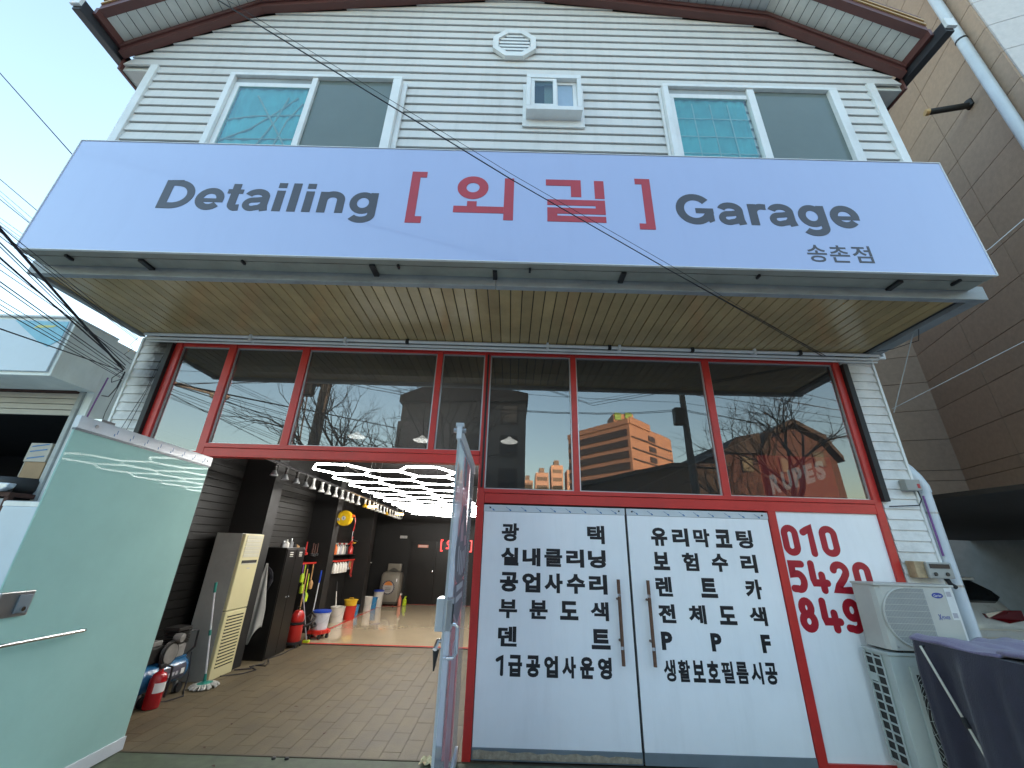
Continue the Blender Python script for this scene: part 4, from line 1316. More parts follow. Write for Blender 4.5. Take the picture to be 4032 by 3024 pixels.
MB().tube([(e0.x, e0.y, 8.12), (e0.x, e0.y, 8.24)], .06, 10).build('wall_plate', 'dark_iron', o)
# open parking level below it
BOX('parking_ceiling', 'joint_dark', B, 5.2, 17.2, -.6, 11, 2.40, 2.452)
BOX('parking_wall', 'parking_grey', B, 4.7, 26, 16.6, 16.8, -.02, 6.0)  # back wall raised out of view to block the low sun
BOX('parking_wall', 'parking_grey', B, 14.0, 15.2, 13.2, 13.4, -.02, 2.38)
BOX('parking_wall', 'parking_grey', B, 16.6, 16.8, -5, 16.58, -.02, 2.42)  # unseen side wall, added to keep sun out of the parking level
BOX('parking_column', 'r_dark', B, 9.5, 10.1, 6.3, 6.9, -.02, 2.39)
BOX('parking_column', 'r_dark', B, 12.5, 13.0, -1.5, -1.0, -.02, 2.39)
struct(BOX('parking_floor', 'concrete', None, 4.9, 26, -.74, 16.6, -.029, -.012))
# parked car, seen from behind
car = thing('parked_car', 'silver hatchback with red tail lamp parked under the brown building', 'car', (7.62, 5, 0))
sts = [(2.98, .70, .34, .62, .66, .60), (3.00, .80, .30, .80, .92, .70), (3.06, .84, .28, .90, 1.0, .72), (3.30, .85, .27, .95, 1.26, .66), (3.58, .86, .26, .96, 1.43, .60), (4.4, .87, .26, .96, 1.48, .60), (5.3, .87, .26, .94, 1.44, .58), (6.2, .86, .26, .92, .99, .62), (7.0, .83, .28, .84, .88, .60), (7.2, .74, .32, .66, .70, .5)]
rings = []
for (y, hw, zb, zbelt, zr, rw) in sts:
    zr = max(zr, zbelt + .02)
    half = [(-hw * .92, zb), (-hw, (zb + zbelt) / 2), (-hw * .98, zbelt), (-rw - .02, zr - .06 if zr - zbelt > .12 else zbelt + .012), (-rw * .75, zr - .008), (0, zr)]
    rings.append([(7.62 + a, y, b) for a, b in half] + [(7.62 - a, y, b) for a, b in half[-2::-1]])
nr = len(rings[0])
m = MB()
m.add([p for r_ in rings for p in r_], [(i * nr + k, i * nr + (k + 1) % nr, (i + 1) * nr + (k + 1) % nr, (i + 1) * nr + k) for i in range(len(rings) - 1) for k in range(nr)] + [tuple(range(nr)), tuple(range((len(rings) - 1) * nr, len(rings) * nr))])
bd = m.build('body', 'car_silver', car, smooth=True)
def slab(p, n_, mm, name, par, th=.012):
    p = [Vector(q) for q in p]
    nv = Vector(n_).normalized() * th
    k = len(p)
    return MB().add([q + nv for q in p] + [q - nv for q in p], [tuple(range(k)), tuple(range(2 * k - 1, k - 1, -1))] + [(i, i + k, (i + 1) % k + k, (i + 1) % k) for i in range(k)]).build(name, mm, par)
slab([(7.05, 3.10, 1.09), (8.15, 3.10, 1.09), (8.26, 3.14, 1.15), (8.24, 3.22, 1.24), (8.10, 3.38, 1.385), (7.14, 3.38, 1.385), (7.0, 3.22, 1.24), (6.98, 3.14, 1.15)], (0, -.8, .55), 'car_glass', 'rear_window', car, .03)
for s_ in (-1, 1):
    slab([(7.62 + s_ * .12, 2.985, .93), (7.62 + s_ * .45, 2.985, .985), (7.62 + s_ * .78, 3.03, .985), (7.62 + s_ * .83, 3.10, .93), (7.62 + s_ * .80, 3.04, .84), (7.62 + s_ * .45, 2.975, .80), (7.62 + s_ * .15, 2.975, .87)], (0, -1, .1), 'car_lamp', 'tail_lamp', car, .03)
    slab([(7.62 + s_ * .83, 3.6, 1.0), (7.62 + s_ * .84, 5.6, .98), (7.62 + s_ * .66, 5.2, 1.36), (7.62 + s_ * .66, 3.75, 1.38)], (s_, 0, .5), 'car_glass', 'side_window', car, .03)
    for yy in (3.75, 6.3):
        wh = MB().lathe([(.20, -.1), (.31, -.1), (.32, -.06), (.32, .06), (.31, .1), (.20, .1)], (7.62 + s_ * .77, yy, .30), 'x', 20).build('wheel', 'black_rubber', car, smooth=True)
        MB().lathe([(.02, -.105), (.2, -.105), (.2, .105), (.02, .105)], (7.62 + s_ * .77, yy, .30), 'x', 16).build('rim', 'alu', wh)
BOX('bumper', 'car_silver', car, 6.80, 8.44, 2.94, 3.04, .40, .70, .03)
BOX('bumper_trim', 'lamp_white', car, 6.82, 8.42, 2.925, 2.939, .70, .725, .004)
BOX('number_plate', 'white_label', car, 7.37, 7.87, 2.925, 2.9395, .50, .61, .003)
BOX('spoiler', 'car_silver', car, 7.05, 8.2, 3.36, 3.62, 1.40, 1.45, .015)
MB().tube([(8.05, 3.9, 1.46), (7.92, 4.2, 1.66)], [.008, .003], 6).build('aerial', 'black_metal', car)
MB().tube([(7.62, 3.13, 1.06), (8.1, 3.14, 1.14)], .008, 6).build('wiper', 'black_metal', car)

# ================================================================== LEFT NEIGHBOUR
N = thing('neighbour_workshop', 'low pale workshop with a faded blue sign band on the far left', 'building', (-8, 3, 0))
BOX('side_wall', 'nb_wall', N, -5.30, -5.20, .30, 9, -.02, 4.06)
BOX('roof_slab', 'nb_wall', N, -13, -5.31, .32, 9, 3.8, 4.05)
BOX('back_wall', 'dark_room', N, -13, -5.31, 5.0, 5.2, -.02, 3.79)  # near black, the shade inside is put into the colour
BOX('shade_ceiling', 'dark_room', N, -13, -5.31, .36, 4.99, 3.35, 3.795)  # dark panels added below and inside, their colour stands in for the workshop's shade
BOX('shade_lining', 'dark_room', N, -5.345, -5.305, .42, 4.98, -.02, 3.345)
BOX('shade_floor', 'dark_room', N, -13, -5.35, .2, 4.98, -.026, -.012)
BOX('left_wall', 'dark_room', N, -13.2, -13.01, .3, 5.2, -.02, 4.0)
BOX('sign_band', 'nb_wall', N, -13, -5.195, -.235, .298, 3.345, 4.08, .01)
sf = BOX('sign_face', 'nb_sign', N, -13, -5.23, -.262, -.2355, 3.385, 4.035, .006)
slab([(-5.245, -.265, 4.02), (-5.88, -.265, 4.02), (-5.50, -.265, 3.76), (-5.36, -.265, 3.69), (-5.243, -.265, 3.78)], (0, -1, 0), 'nb_blue', 'blue_patch', sf, .002)
slab([(-5.35, -.268, 3.965), (-5.40, -.268, 3.94), (-5.62, -.268, 3.925), (-5.58, -.268, 3.965)], (0, -1, 0), 'nb_yellow', 'yellow_patch', sf, .0015)
BOX('cap_flashing', 'white_upvc', N, -13, -5.19, -.27, .30, 4.081, 4.10)
BOX('door_jamb', 'grey_metal', N, -5.355, -5.301, .27, .40, -.02, 3.34, .004)
pp = None
for k in range(4):
    zz = 3.04 + k * .072
    if pp is None:
        pp = MB().box(-10, -5.372, .30, .33, zz + .004, zz + .07).build('shutter_slat', 'shutter', N, loc=(-7, .31, zz), bevel=.006)
    else:
        share(pp, 'shutter_slat', (-7, .31, zz), N)
BOX('shutter_rail', 'rust', N, -10, -5.372, .24, .35, 3.33, 3.343)
o = thing('storage_rack', 'rusty rack with dirty white panels inside the left workshop', 'rack', (-5.75, .3, 0))
BOX('rack_top', 'rust', o, -6.4, -5.31, .02, .6, 2.06, 2.105)
for xx in (-6.38, -5.36):
    BOX('rack_post', 'rust', o, xx, xx + .045, .03, .08, -.02, 2.059)
BOX('rack_panel', 'dirty_white', o, -6.33, -5.365, .05, .09, .2, 2.04)
o = thing('white_cabinet', 'white cabinet door standing between the workshop and the open glass door', 'cabinet', (-5.0, .05, 0))
BOX('cabinet_body', 'dirty_white', o, -5.295, -4.70, .0, .28, -.02, 2.02, .01)
BOX('cabinet_door', 'nb_sign', o, -5.27, -4.74, -.02, -.001, .05, 1.96, .008)
BOX('cabinet_trim', 'white_upvc', o, -5.29, -4.72, -.012, -.0005, 1.962, 2.01, .003)
o = thing('tyre', 'black tyre lying on the rusty rack', 'tyre', (-5.48, .35, 2.106))
MB().lathe([(.13, 0), (.26, .005), (.285, .04), (.285, .13), (.26, .17), (.13, .175)], (-5.60, .36, 2.107), 'z', 24).build('rubber', 'black_rubber', o, smooth=True)
o = thing('headlight', 'loose clear car headlight resting on the rack at the left edge', 'headlight', (-5.5, .05, 2.106))
MB().prism([(-5.70, 2.107), (-5.40, 2.11), (-5.33, 2.15), (-5.315, 2.195), (-5.45, 2.20), (-5.72, 2.175)], 'y', -.02, .055).build('lens', 'lens_clear', o, bevel=.012)
BOX('housing', 'black_metal', o, -5.70, -5.36, .056, .075, 2.1075, 2.18)
o = thing('cardboard_box', 'brown cardboard box under the printed carton in the workshop', 'box', (-5.5, .42, 2.283), 'boxes in the workshop')
BOX('carton', 'cardboard', o, -5.62, -5.38, .28, .55, 2.283, 2.47, .004)
BOX('flap', 'carton_pale', o, -5.63, -5.622, .28, .55, 2.30, 2.48)
o = thing('printed_carton', 'pale carton with blue printing on top of the brown box', 'box', (-5.5, .42, 2.471), 'boxes in the workshop')
cb = BOX('carton', 'carton_pale', o, -5.64, -5.385, .27, .55, 2.4715, 2.69, .004)
for a in (2.50, 2.58, 2.64):
    slab([(-5.61, .2685, a), (-5.42, .2685, a + .03), (-5.42, .2685, a + .045), (-5.61, .2685, a + .015)], (0, -1, 0), 'blue_ink', 'print_band', cb, .0008)

# ================================================================== OVERHEAD CABLES
def cable(pts, r_=.006, label='thin dark overhead cable in the bundle left of the sign', grp='overhead cables', m='cable', sag=0.0, nm='overhead_cable'):
    P_ = [Vector(p) for p in pts]
    out = []
    for i in range(len(P_) - 1):
        for k in range(8):
            t = k / 8
            p = P_[i].lerp(P_[i + 1], t)
            p.z -= sag * 4 * t * (1 - t)
            out.append(p)
    out.append(P_[-1])
    c = MB().tube(out, r_ * .72, 5).build(nm, m, None, smooth=True)
    return tag(c, label, 'cable', grp)
WA, WB, WC = Vector((-2.415, -2.6, 5.633)), Vector((-.082, -2.0, 4.500)), Vector((1.262, -1.65, 3.919))
A = Vector((-4.60, -.05, 3.52))
Bp = Vector((-4.60, -.04, 3.955))
def via(start, end, far=2.6):
    s_, e_ = Vector(start), Vector(end)
    return [e_ + (s_ - e_) * far, s_, e_]
cable(via((-3.93, -2.0, 3.84), A), .016, 'thickest black cable running down from the upper left to the wall corner', 'service cables')
for (sx_, sz_, e_, r_) in ((-3.85, 3.70, A + Vector((0, 0, .06)), .007), (-3.84, 3.67, A + Vector((0, .02, .02)), .005), (-3.79, 3.57, A + Vector((0, 0, .03)), .010), (-3.76, 3.52, A + Vector((0, .05, .1)), .004),
                          (-3.73, 3.46, A + Vector((0, .05, .15)), .004), (-3.68, 3.36, A + Vector((0, 0, .0)), .006), (-3.67, 3.33, A + Vector((0, 0, -.03)), .005), (-3.60, 3.21, A + Vector((0, .02, -.05)), .004),
                          (-3.58, 3.17, A + Vector((0, .04, -.09)), .004), (-3.56, 3.13, A + Vector((0, 0, -.10)), .005), (-3.48, 2.98, A + Vector((0, 0, -.02)), .007)):
    cable(via((sx_, -2.0, sz_), e_), r_)
for (sx_, sz_, e_) in ((-3.95, 3.87, Bp), (-3.90, 3.80, Bp + Vector((0, 0, -.02))), (-3.88, 3.76, Bp + Vector((0, .02, -.04)))):
    cable(via((sx_, -2.0, sz_), e_), .0045)
for sz_, sx_, ez in ((5.66, -6.28, 4.45), (5.47, -6.18, 4.33), (5.39, -6.13, 4.25), (5.33, -6.10, 4.30), (5.06, -5.97, 4.21), (4.99, -5.93, 4.17), (4.95, -5.91, 4.12)):
    cable(via((sx_, -.8, sz_), (-4.57, -.7, ez), 5.0), .006 if sz_ in (5.66, 5.33) else .0035, 'dark cable crossing the sky and passing behind the left end of the sign', 'cables behind the sign')
cable(via((-7.085, -.9, 7.472), (-4.62, -.8, 5.22), 4.0), .009, 'single dark cable crossing the open sky above the left end of the sign', 'sky cables')
# service wires slanting over the sign to the soffit
for dx, dz, r_ in ((0, 0, .0055), (.05, -.035, .0055), (.015, .05, .003)):
    e_ = Vector((3.70 + dx, -.08, 3.955))
    cable([WA + (WA - WB) * 3.0 + Vector((dx * 3, 0, dz * 3)), WA + Vector((dx, 0, dz)), WB + Vector((dx, 0, dz)), WC + Vector((dx, 0, dz)), e_], r_,
          ['thicker black service wire slanting across the sign', 'lower black service wire slanting across the sign', 'thinnest service wire slanting across the sign'][0 if dx == 0 else (1 if dz < 0 else 2)], 'wires across the sign')
# loops at the wall corner
cable([(-4.60, -.05, 3.52), (-4.66, -.08, 3.40), (-4.60, -.12, 3.33), (-4.56, -.06, 3.40), (-4.59, -.03, 3.50)], .006, 'loop of slack cable tied at the left wall corner', 'slack cable loops')
cable([(-4.585, -.04, 3.50), (-4.60, -.04, 3.3), (-4.64, -.05, 3.18), (-4.72, -.05, 3.19)], .008, 'cut cable end sticking out from the left wall corner', 'slack cable loops')
cable([(-4.59, -.03, 3.40), (-4.62, -.03, 3.0), (-4.585, -.03, 2.5), (-4.59, -.03, 0.3)], .005, 'thin cable running down the left wall corner', 'wall cables')
cable([(-4.19, -.03, 3.90), (-4.25, -.02, 3.6), (-4.27, -.02, 3.3), (-4.38, -.02, 2.8), (-4.47, -.02, 2.4)], .004, 'thin grey lead sagging down the sooty left siding', 'wall cables')
cable([(-4.20, -.03, 3.85), (-4.24, -.02, 3.45), (-4.30, -.02, 2.9), (-4.36, -.02, 2.4)], .004, 'second thin lead sagging down the sooty left siding', 'wall cables')
cable([(-4.60, -.04, 3.95), (-4.66, -.04, 3.86), (-4.60, -.05, 3.80), (-4.67, -.05, 3.72), (-4.59, -.04, 3.66)], .004, 'curled loose wire under the left end of the soffit', 'slack cable loops')
cable([(-5.12, .30, 3.55), (-5.13, .28, 3.2), (-5.17, .28, 2.6), (-5.18, .28, 1.0)], .012, 'blue cable running down the side wall of the workshop', 'wall cables', 'purple')
cable([(4.40, -.02, 3.27), (4.33, -.60, 3.985)], .008, 'pale rod from the right wall edge up to the soffit end', 'pale cables on the right', 'cable_pale')
cable([(4.40, -.02, 3.32), (5.651, -.5, 3.983), (7.9, -1.36, 5.17)], .005, 'pale cable from the right wall edge up across the brown building', 'pale cables on the right', 'cable_pale')
cable([(4.25, -1.25, 4.30), (4.778, -1.2, 4.644), (5.302, -1.2, 5.046), (8.0, -1.2, 7.1)], .006, 'pale cable running up to the right from behind the sign end', 'pale cables on the right', 'cable_pale')
cable([(4.30, -.7, 3.99), (4.42, -.55, 3.93), (4.36, -.3, 3.95), (4.30, -.15, 3.99)], .005, 'dark wire drooping under the right end of the soffit', 'slack cable loops')
# ================================================================== INSIDE THE GARAGE
# ---- hexagon LED ceiling
H = thing('hexagon_light', 'bright white hexagon LED light grid under the garage ceiling', 'light', (-1.0, 4.0, 2.55))
hs = .385
def hz_(y):
    return 2.64 - .02 * y
edges = set()
def q(p):
    return (round(p[0], 3), round(p[1], 3))
for ci in range(3):
    for ri in range(10):
        cx_ = -2.285 + 1.5 * hs * ci
        cy_ = 1.07 + .6668 * ri + (.3334 if ci % 2 else 0)
        cor = [q((cx_ + hs * math.cos(R(60 * k)), cy_ + hs * math.sin(R(60 * k)))) for k in range(6)]
        for k in range(6):
            edges.add(tuple(sorted((cor[k], cor[(k + 1) % 6]))))
tube0 = {}
merged = []
for e in sorted(edges):
    a, b = Vector((e[0][0], e[0][1], hz_(e[0][1]))), Vector((e[1][0], e[1][1], hz_(e[1][1])))
    c = (a + b) / 2
    d = (b - a)
    if any((c - m_).length < .02 for m_ in merged):
        continue
    merged.append(c)
    key = (round(d.x, 2), round(d.y, 2))
    if key in tube0:
        share(tube0[key], 'tube', c, H)
    else:
        dn = d.normalized()
        tube0[key] = MB().tube([c - dn * (d.length / 2 - .012), c + dn * (d.length / 2 - .012)], .0115, 8).build('tube', 'led_tube', H, loc=c, smooth=True)
for (xx, yy) in ((-2.0, 1.4), (-2.0, 4.0), (-.85, 2.4), (-2.0, 6.7), (-.85, 5.0), (-.85, 6.7)):
    MB().tube([(xx, yy, hz_(yy) + .012), (xx, yy, 3.62)], .0025, 4).build('hanger', 'steel', H)
# ---- row of spot lamps on a rail
rail = tag(MB().tube([(-3.3, .6, 2.74), (-3.3, 8.6, 2.60)], .022, 6).build('lamp_rail', 'black_metal', None), 'black rail carrying the row of spot lamps', 'rail')
ys = [1.28, 1.58, 1.91, 2.21, 2.48, 2.82, 3.10, 3.43, 3.74, 4.04, 4.31, 4.67, 5.12, 5.41, 5.73, 6.05, 6.32, 6.64, 6.89, 7.19, 7.46, 7.72, 7.97, 8.26]
ORD = 'first second third fourth fifth sixth seventh eighth ninth tenth eleventh twelfth thirteenth fourteenth fifteenth sixteenth seventeenth eighteenth nineteenth twentieth twenty-first twenty-second twenty-third twenty-fourth'.split()
base_lamp = {}
for i, yy in enumerate(ys):
    zb = 2.54 - .02 * (yy - 1.28)
    kind = 'metal' if i < 4 else ('warm' if i in (12, 18) else 'white')
    nth = ORD[i]
    if i < 4:
        lab, grp = nth + ' spot lamp from the doorway, dark metal, in the row along the left wall', 'spot lamps in the row'
    elif kind == 'warm':
        lab, grp = nth + ' spot lamp from the doorway, yellowish, in the row along the left wall', 'spot lamps in the row'
    else:
        lab, grp = nth + ' spot lamp from the doorway, white, in the row along the left wall', 'spot lamps in the row'
    t = thing('spot_lamp', lab, 'lamp', (-3.3, yy, zb), grp)
    if kind not in base_lamp:
        mm = {'metal': 'steel', 'warm': 'bucket_yellow', 'white': 'lamp_white'}[kind]
        a = MB().lathe([(.002, .0), (.052, .0), (.055, .012), (.030, .055), (.026, .075)], (-3.3, yy, zb), 'z', 14).build('reflector', mm, t, smooth=True)
        b = MB().lathe([(.022, .0755), (.024, .12), (.018, .125), (.018, .14), (.026, .145), (.026, .175)], (-3.3, yy, zb), 'z', 10).build('socket', 'dark_iron' if kind == 'metal' else 'lamp_white', t, smooth=True)
        c = MB().tube([(-3.3, yy, zb + .1755), (-3.3, yy, zb + .23)], .006, 6).build('stem', 'black_metal', t)
        base_lamp[kind] = (a, b, c)
    else:
        for src in base_lamp[kind]:
            c = bpy.data.objects.new(src.name.split('.')[0], src.data)
            COL.objects.link(c)
            c.parent = t
            c.location = src.location
            # meshes were stored relative to their own thing
# two warm hanging work lamps near the back
for xx, yy in ((-3.15, 5.2), (-2.95, 6.9)):
    zz = 2.50 - .02 * (yy - 1.3) + .05
    t = thing('work_lamp', ('nearer' if yy < 6 else 'farther') + ' warm glowing work lamp on wires beside the lamp row', 'lamp', (xx, yy, zz), 'warm work lamps')
    MB().lathe([(.002, 0), (.10, 0), (.11, .01), (.09, .035), (.002, .035)], (xx, yy, zz), 'z', 16).build('glowing_disc', 'warm_glow', t)
    for s_ in (-.08, .08):
        MB().tube([(xx + s_, yy, zz + .035), (xx + s_, yy, 3.62)], .003, 4).build('wire', 'steel', t)
for xx, yy, zz in ((-2.53, 2.0, 3.30), (-1.46, 2.0, 3.27), (-.04, 2.0, 3.29)):
    t = thing('pendant_lamp', ['leftmost', 'middle', 'rightmost'][0 if xx < -2 else (1 if xx < -1 else 2)] + ' round pendant lamp glimpsed through the transom glass', 'lamp', (xx, yy, zz), 'pendant lamps behind the transom')
    MB().lathe([(.002, 0), (.13, 0), (.14, .012), (.05, .06), (.02, .09)], (xx, yy, zz), 'z', 20).build('shade', 'led_disc', t, smooth=True)
    MB().tube([(xx, yy, zz + .09), (xx, yy, 3.62)], .004, 5).build('cord', 'black_metal', t)
# ---- floor standing air conditioner
o = thing('standing_air_conditioner', 'tall cream floor standing air conditioner against the left wall', 'air conditioner', (-4.0, 2.05, 0))
x0, x1, y0, y1 = -4.22, -3.80, 1.82, 2.295
BOX('cabinet', 'cream_side', o, x0, x1 - .05, y0, y1, .0, 1.79, .004)
BOX('front_panel', 'cream', o, x1 - .0495, x1, y0 + .002, y1 - .002, .80, 1.785, .012)
BOX('lower_panel', 'cream', o, x1 - .0495, x1, y0 + .002, y1 - .002, .004, .792, .012)
BOX('display', 'dark_slot', o, x1 + .0005, x1 + .003, y0 + .06, y1 - .05, 1.39, 1.43)
BOX('display_trim', 'cream_grille', o, x1 + .0005, x1 + .0045, y0 + .06, y1 - .05, 1.375, 1.3895)
BOX('badge', 'graphic_grey', o, x1 + .0005, x1 + .002, y0 + .22, y0 + .29, 1.315, 1.328)
for k in range(6):
    zz = 1.47 + k * .05
    BOX('air_vane', 'cream_grille', o, x1 + .0005, x1 + .006, y0 + .05, y1 - .04, zz, zz + .044, .003)
for k in range(16):
    zz = .13 + k * .039
    MB().add([(x1 + .0006, y0 + .06, zz), (x1 + .0006, y1 - .05, zz), (x1 + .0006, y1 - .05, zz + .018), (x1 + .0006, y0 + .06, zz + .018)], [(0, 1, 2, 3)]).build('intake_slot', 'dark_slot', o)
    BOX('intake_louvre', 'cream', o, x1 + .0006, x1 + .010, y0 + .06, y1 - .05, zz + .0185, zz + .026)
# ---- mop
o = thing('mop', 'green and white mop leaning on the standing air conditioner', 'mop', (-3.72, 1.62, 0))
MB().tube([(-3.72, 1.62, .10), (-3.805, 1.48, 1.06)], .011, 8).build('handle', 'white_pole', o, smooth=True)
MB().tube([(-3.805, 1.48, 1.06), (-3.813, 1.467, 1.18)], .017, 8).build('grip', 'mop_green', o, smooth=True)
MB().tube([(-3.762, 1.55, .57), (-3.768, 1.54, .63)], .016, 8).build('collar', 'mop_green', o, smooth=True)
MB().tube([(-3.718, 1.623, .05), (-3.724, 1.613, .15)], [.022, .014], 8).build('neck', 'mop_green', o, smooth=True)
m = MB().lathe([(.02, .07), (.10, .052), (.14, .04), (.14, .028)], (0, 0, 0), 'z', 20)
m.v = [(-3.715 + v[0] * .75, 1.63 + v[1] * .9, v[2]) for v in m.v]
m.build('head_plate', 'mop_green', o, smooth=True)
m = MB()
for k in range(64):
    a = 2 * math.pi * k / 64
    rr = rng.uniform(.13, .18)
    a2 = a + rng.uniform(-.15, .15)
    m.tube([(-3.715 + .10 * .75 * math.cos(a), 1.63 + .10 * math.sin(a), .045), (-3.715 + rr * .78 * math.cos(a2), 1.63 + rr * .9 * math.sin(a2), .03), (-3.715 + (rr + .02) * .78 * math.cos(a2), 1.63 + (rr + .02) * .9 * math.sin(a2), .011)], .010, 5)
ms = m.build('mop_strands', 'mop_white', o, smooth=True)
# ---- air compressor
o = thing('air_compressor', 'blue tank air compressor with dark pump beside the open door', 'compressor', (-4.0, 1.2, 0))
MB().lathe([(.01, -.39), (.08, -.38), (.128, -.34), (.145, -.28), (.145, .28), (.128, .34), (.08, .38), (.01, .39)], (-4.02, 1.18, .235), 'y', 22).build('tank', 'blue_tank', o, smooth=True)
lb = MB().grid(lambda u, v: (-4.02 + .1465 * math.cos(R(-28 + 56 * v)), 1.02 + .42 * u, .235 + .1465 * math.sin(R(-28 + 56 * v))), 2, 6).build('tank_label', 'graphic_dark', o, smooth=True)
MB().grid(lambda u, v: (-4.02 + .1475 * math.cos(R(-12 + 22 * v)), 1.36 + .055 * u, .235 + .1475 * math.sin(R(-12 + 22 * v))), 1, 3).build('label_square', 'white_label', lb)
for i, yy in enumerate((1.06, 1.115, 1.17, 1.225, 1.28)):
    MB().grid(lambda u, v, yy=yy: (-4.02 + .1475 * math.cos(R(-10 + 16 * v)), yy + .036 * u, .235 + .1475 * math.sin(R(-10 + 16 * v))), 1, 3).build('label_mark', 'graphic_grey', lb)
BOX('saddle', 'blue_tank', o, -4.13, -3.93, 1.05, 1.48, .362, .382, .004)
BOX('motor', 'dark_iron', o, -4.12, -3.95, .88, 1.10, .383, .55, .02)
BOX('motor_cover', 'pale_iron', o, -4.10, -3.97, .93, 1.06, .551, .60, .008)
MB().lathe([(.03, -.02), (.12, -.02), (.135, 0), (.12, .02), (.03, .02)], (-3.915, 1.13, .455), 'x', 20).build('flywheel', 'dark_iron', o, smooth=True)
MB().lathe([(.02, -.03), (.10, -.03), (.10, -.025), (.02, -.025)], (-3.86, 1.13, .455), 'x', 16).build('belt_guard', 'pale_iron', o)
BOX('crankcase', 'pale_iron', o, -4.08, -3.92, 1.20, 1.40, .3825, .52, .02)
m = MB()
for k in range(7):
    m.box(-4.10, -3.92, 1.21, 1.42, .525 + k * .018, .534 + k * .018)
m.box(-4.07, -3.95, 1.24, 1.39, .5205, .66)
m.build('cylinder_fins', 'dark_iron', o)
BOX('cylinder_head', 'dark_iron', o, -4.11, -3.92, 1.20, 1.42, .6605, .70, .006)
MB().lathe([(.01, -.05), (.045, -.045), (.05, 0), (.045, .045), (.01, .05)], (-3.90, 1.21, .60), 'x', 14).build('air_filter', 'pale_iron', o, smooth=True)
MB().tube([(-3.93, 1.42, .64), (-3.90, 1.52, .63), (-3.90, 1.53, .45), (-3.95, 1.46, .36)], .012, 8).build('delivery_pipe', 'black_metal', o, smooth=True)
for yy in (.92, 1.44):
    BOX('foot', 'pale_iron', o, -3.965, -3.935, yy - .015, yy + .015, .0, .13, .003)
    MB().lathe([(.01, -.015), (.05, -.015), (.05, .015), (.01, .015)], (-3.905, yy, .051), 'x', 14).build('wheel', 'black_rubber', o)
tag(MB().tube([(-3.90, 1.5, .40), (-3.87, 1.52, .15), (-3.84, 1.46, .012), (-3.72, 1.3, .009), (-3.78, 1.12, .009), (-3.85, 1.05, .02), (-3.88, 1.10, .3)], .007, 6).build('power_cord', 'cable', None, smooth=True), 'black power cord trailing from the blue compressor', 'cord')
# ---- fire extinguisher leaning
o = thing('fire_extinguisher', 'red fire extinguisher with white label in front of the compressor', 'extinguisher', (-3.83, .95, 0))
m = MB().lathe([(.02, .0), (.075, .006), (.078, .02), (.078, .27), (.06, .315), (.025, .335), (.022, .36)], (0, 0, 0), 'z', 20)
T = Matrix.Translation((-3.80, .93, .0)) 
m.v = [tuple(T @ Vector(v)) for v in m.v]
m.build('cylinder', 'ext_red', o, smooth=True)
MB().grid(lambda u, v: (-3.80 + .0787 * math.cos(R(-70 + 100 * u)), .93 + .0787 * math.sin(R(-70 + 100 * u)), .15 + .09 * v), 10, 1).build('label', 'white_label', o, smooth=True)
BOX('valve', 'black_metal', o, -3.815, -3.785, .90, .97, .3605, .40, .004)
MB().tube([(-3.80, .97, .38), (-3.74, 1.01, .36), (-3.73, 1.01, .2), (-3.735, 1.0, .08)], .012, 8).build('hose', 'black_rubber', o, smooth=True)
# second dark cylinder behind it
o = thing('gas_cylinder', 'dark grey cylinder standing half hidden behind the open green door', 'cylinder', (-3.95, .72, 0))
MB().lathe([(.02, 0), (.08, .005), (.085, .02), (.085, .30), (.06, .36), (.02, .38)], (-3.96, .72, 0), 'z', 18).build('shell', 'dark_iron', o, smooth=True)
MB().tube([(-3.96, .72, .3801), (-3.96, .72, .43)], .02, 8).build('valve', 'steel', o)
# ---- locker with vents
o = thing('locker', 'black steel locker with slotted vents beside the air conditioner', 'locker', (-3.95, 3.2, 0))
BOX('carcass', 'black_lock', o, -4.25, -3.70, 2.87, 3.52, .0, 1.60, .004)
for k in range(2):
    ya = 2.88 + k * .318
    d = BOX('locker_door', 'black_lock', o, -3.6995, -3.685, ya, ya + .312, .04, 1.58, .004)
    for j in range(3):
        BOX('vent_slot', 'slot_white', d, -3.6845, -3.682, ya + .10, ya + .21, 1.46 + j * .03, 1.472 + j * .03)
    MB().tube([(-3.684, ya + (.27 if k == 0 else .04), .84), (-3.668, ya + (.27 if k == 0 else .04), .84)], .010, 8).build('door_knob', 'chrome', d)
for (yy, hh, mm, nm, cat, lab) in ((2.98, .11, 'steel', 'silver_tin', 'tin', 'small silver tin on top of the locker'), (3.08, .13, 'bottle_white', 'spray_can', 'can', 'slim white spray can on top of the locker'), (3.22, .15, 'steel', 'funnel', 'funnel', 'upturned metal funnel on top of the locker'), (3.36, .07, 'black_rubber', 'polishing_pad', 'pad', 'dark round pad on top of the locker'), (3.46, .05, 'wood_pale', 'wood_block', 'block', 'small pale block on top of the locker')):
    tag(MB().lathe([(.005, 0), (.045, .002), (.042, hh * .55), (.016, hh * .72), (.012, hh), (.004, hh)], (-3.83, yy, 1.6005), 'z', 12).build(nm, mm, None, loc=(-3.83, yy, 1.6005), smooth=True), lab, cat, 'things on the locker')
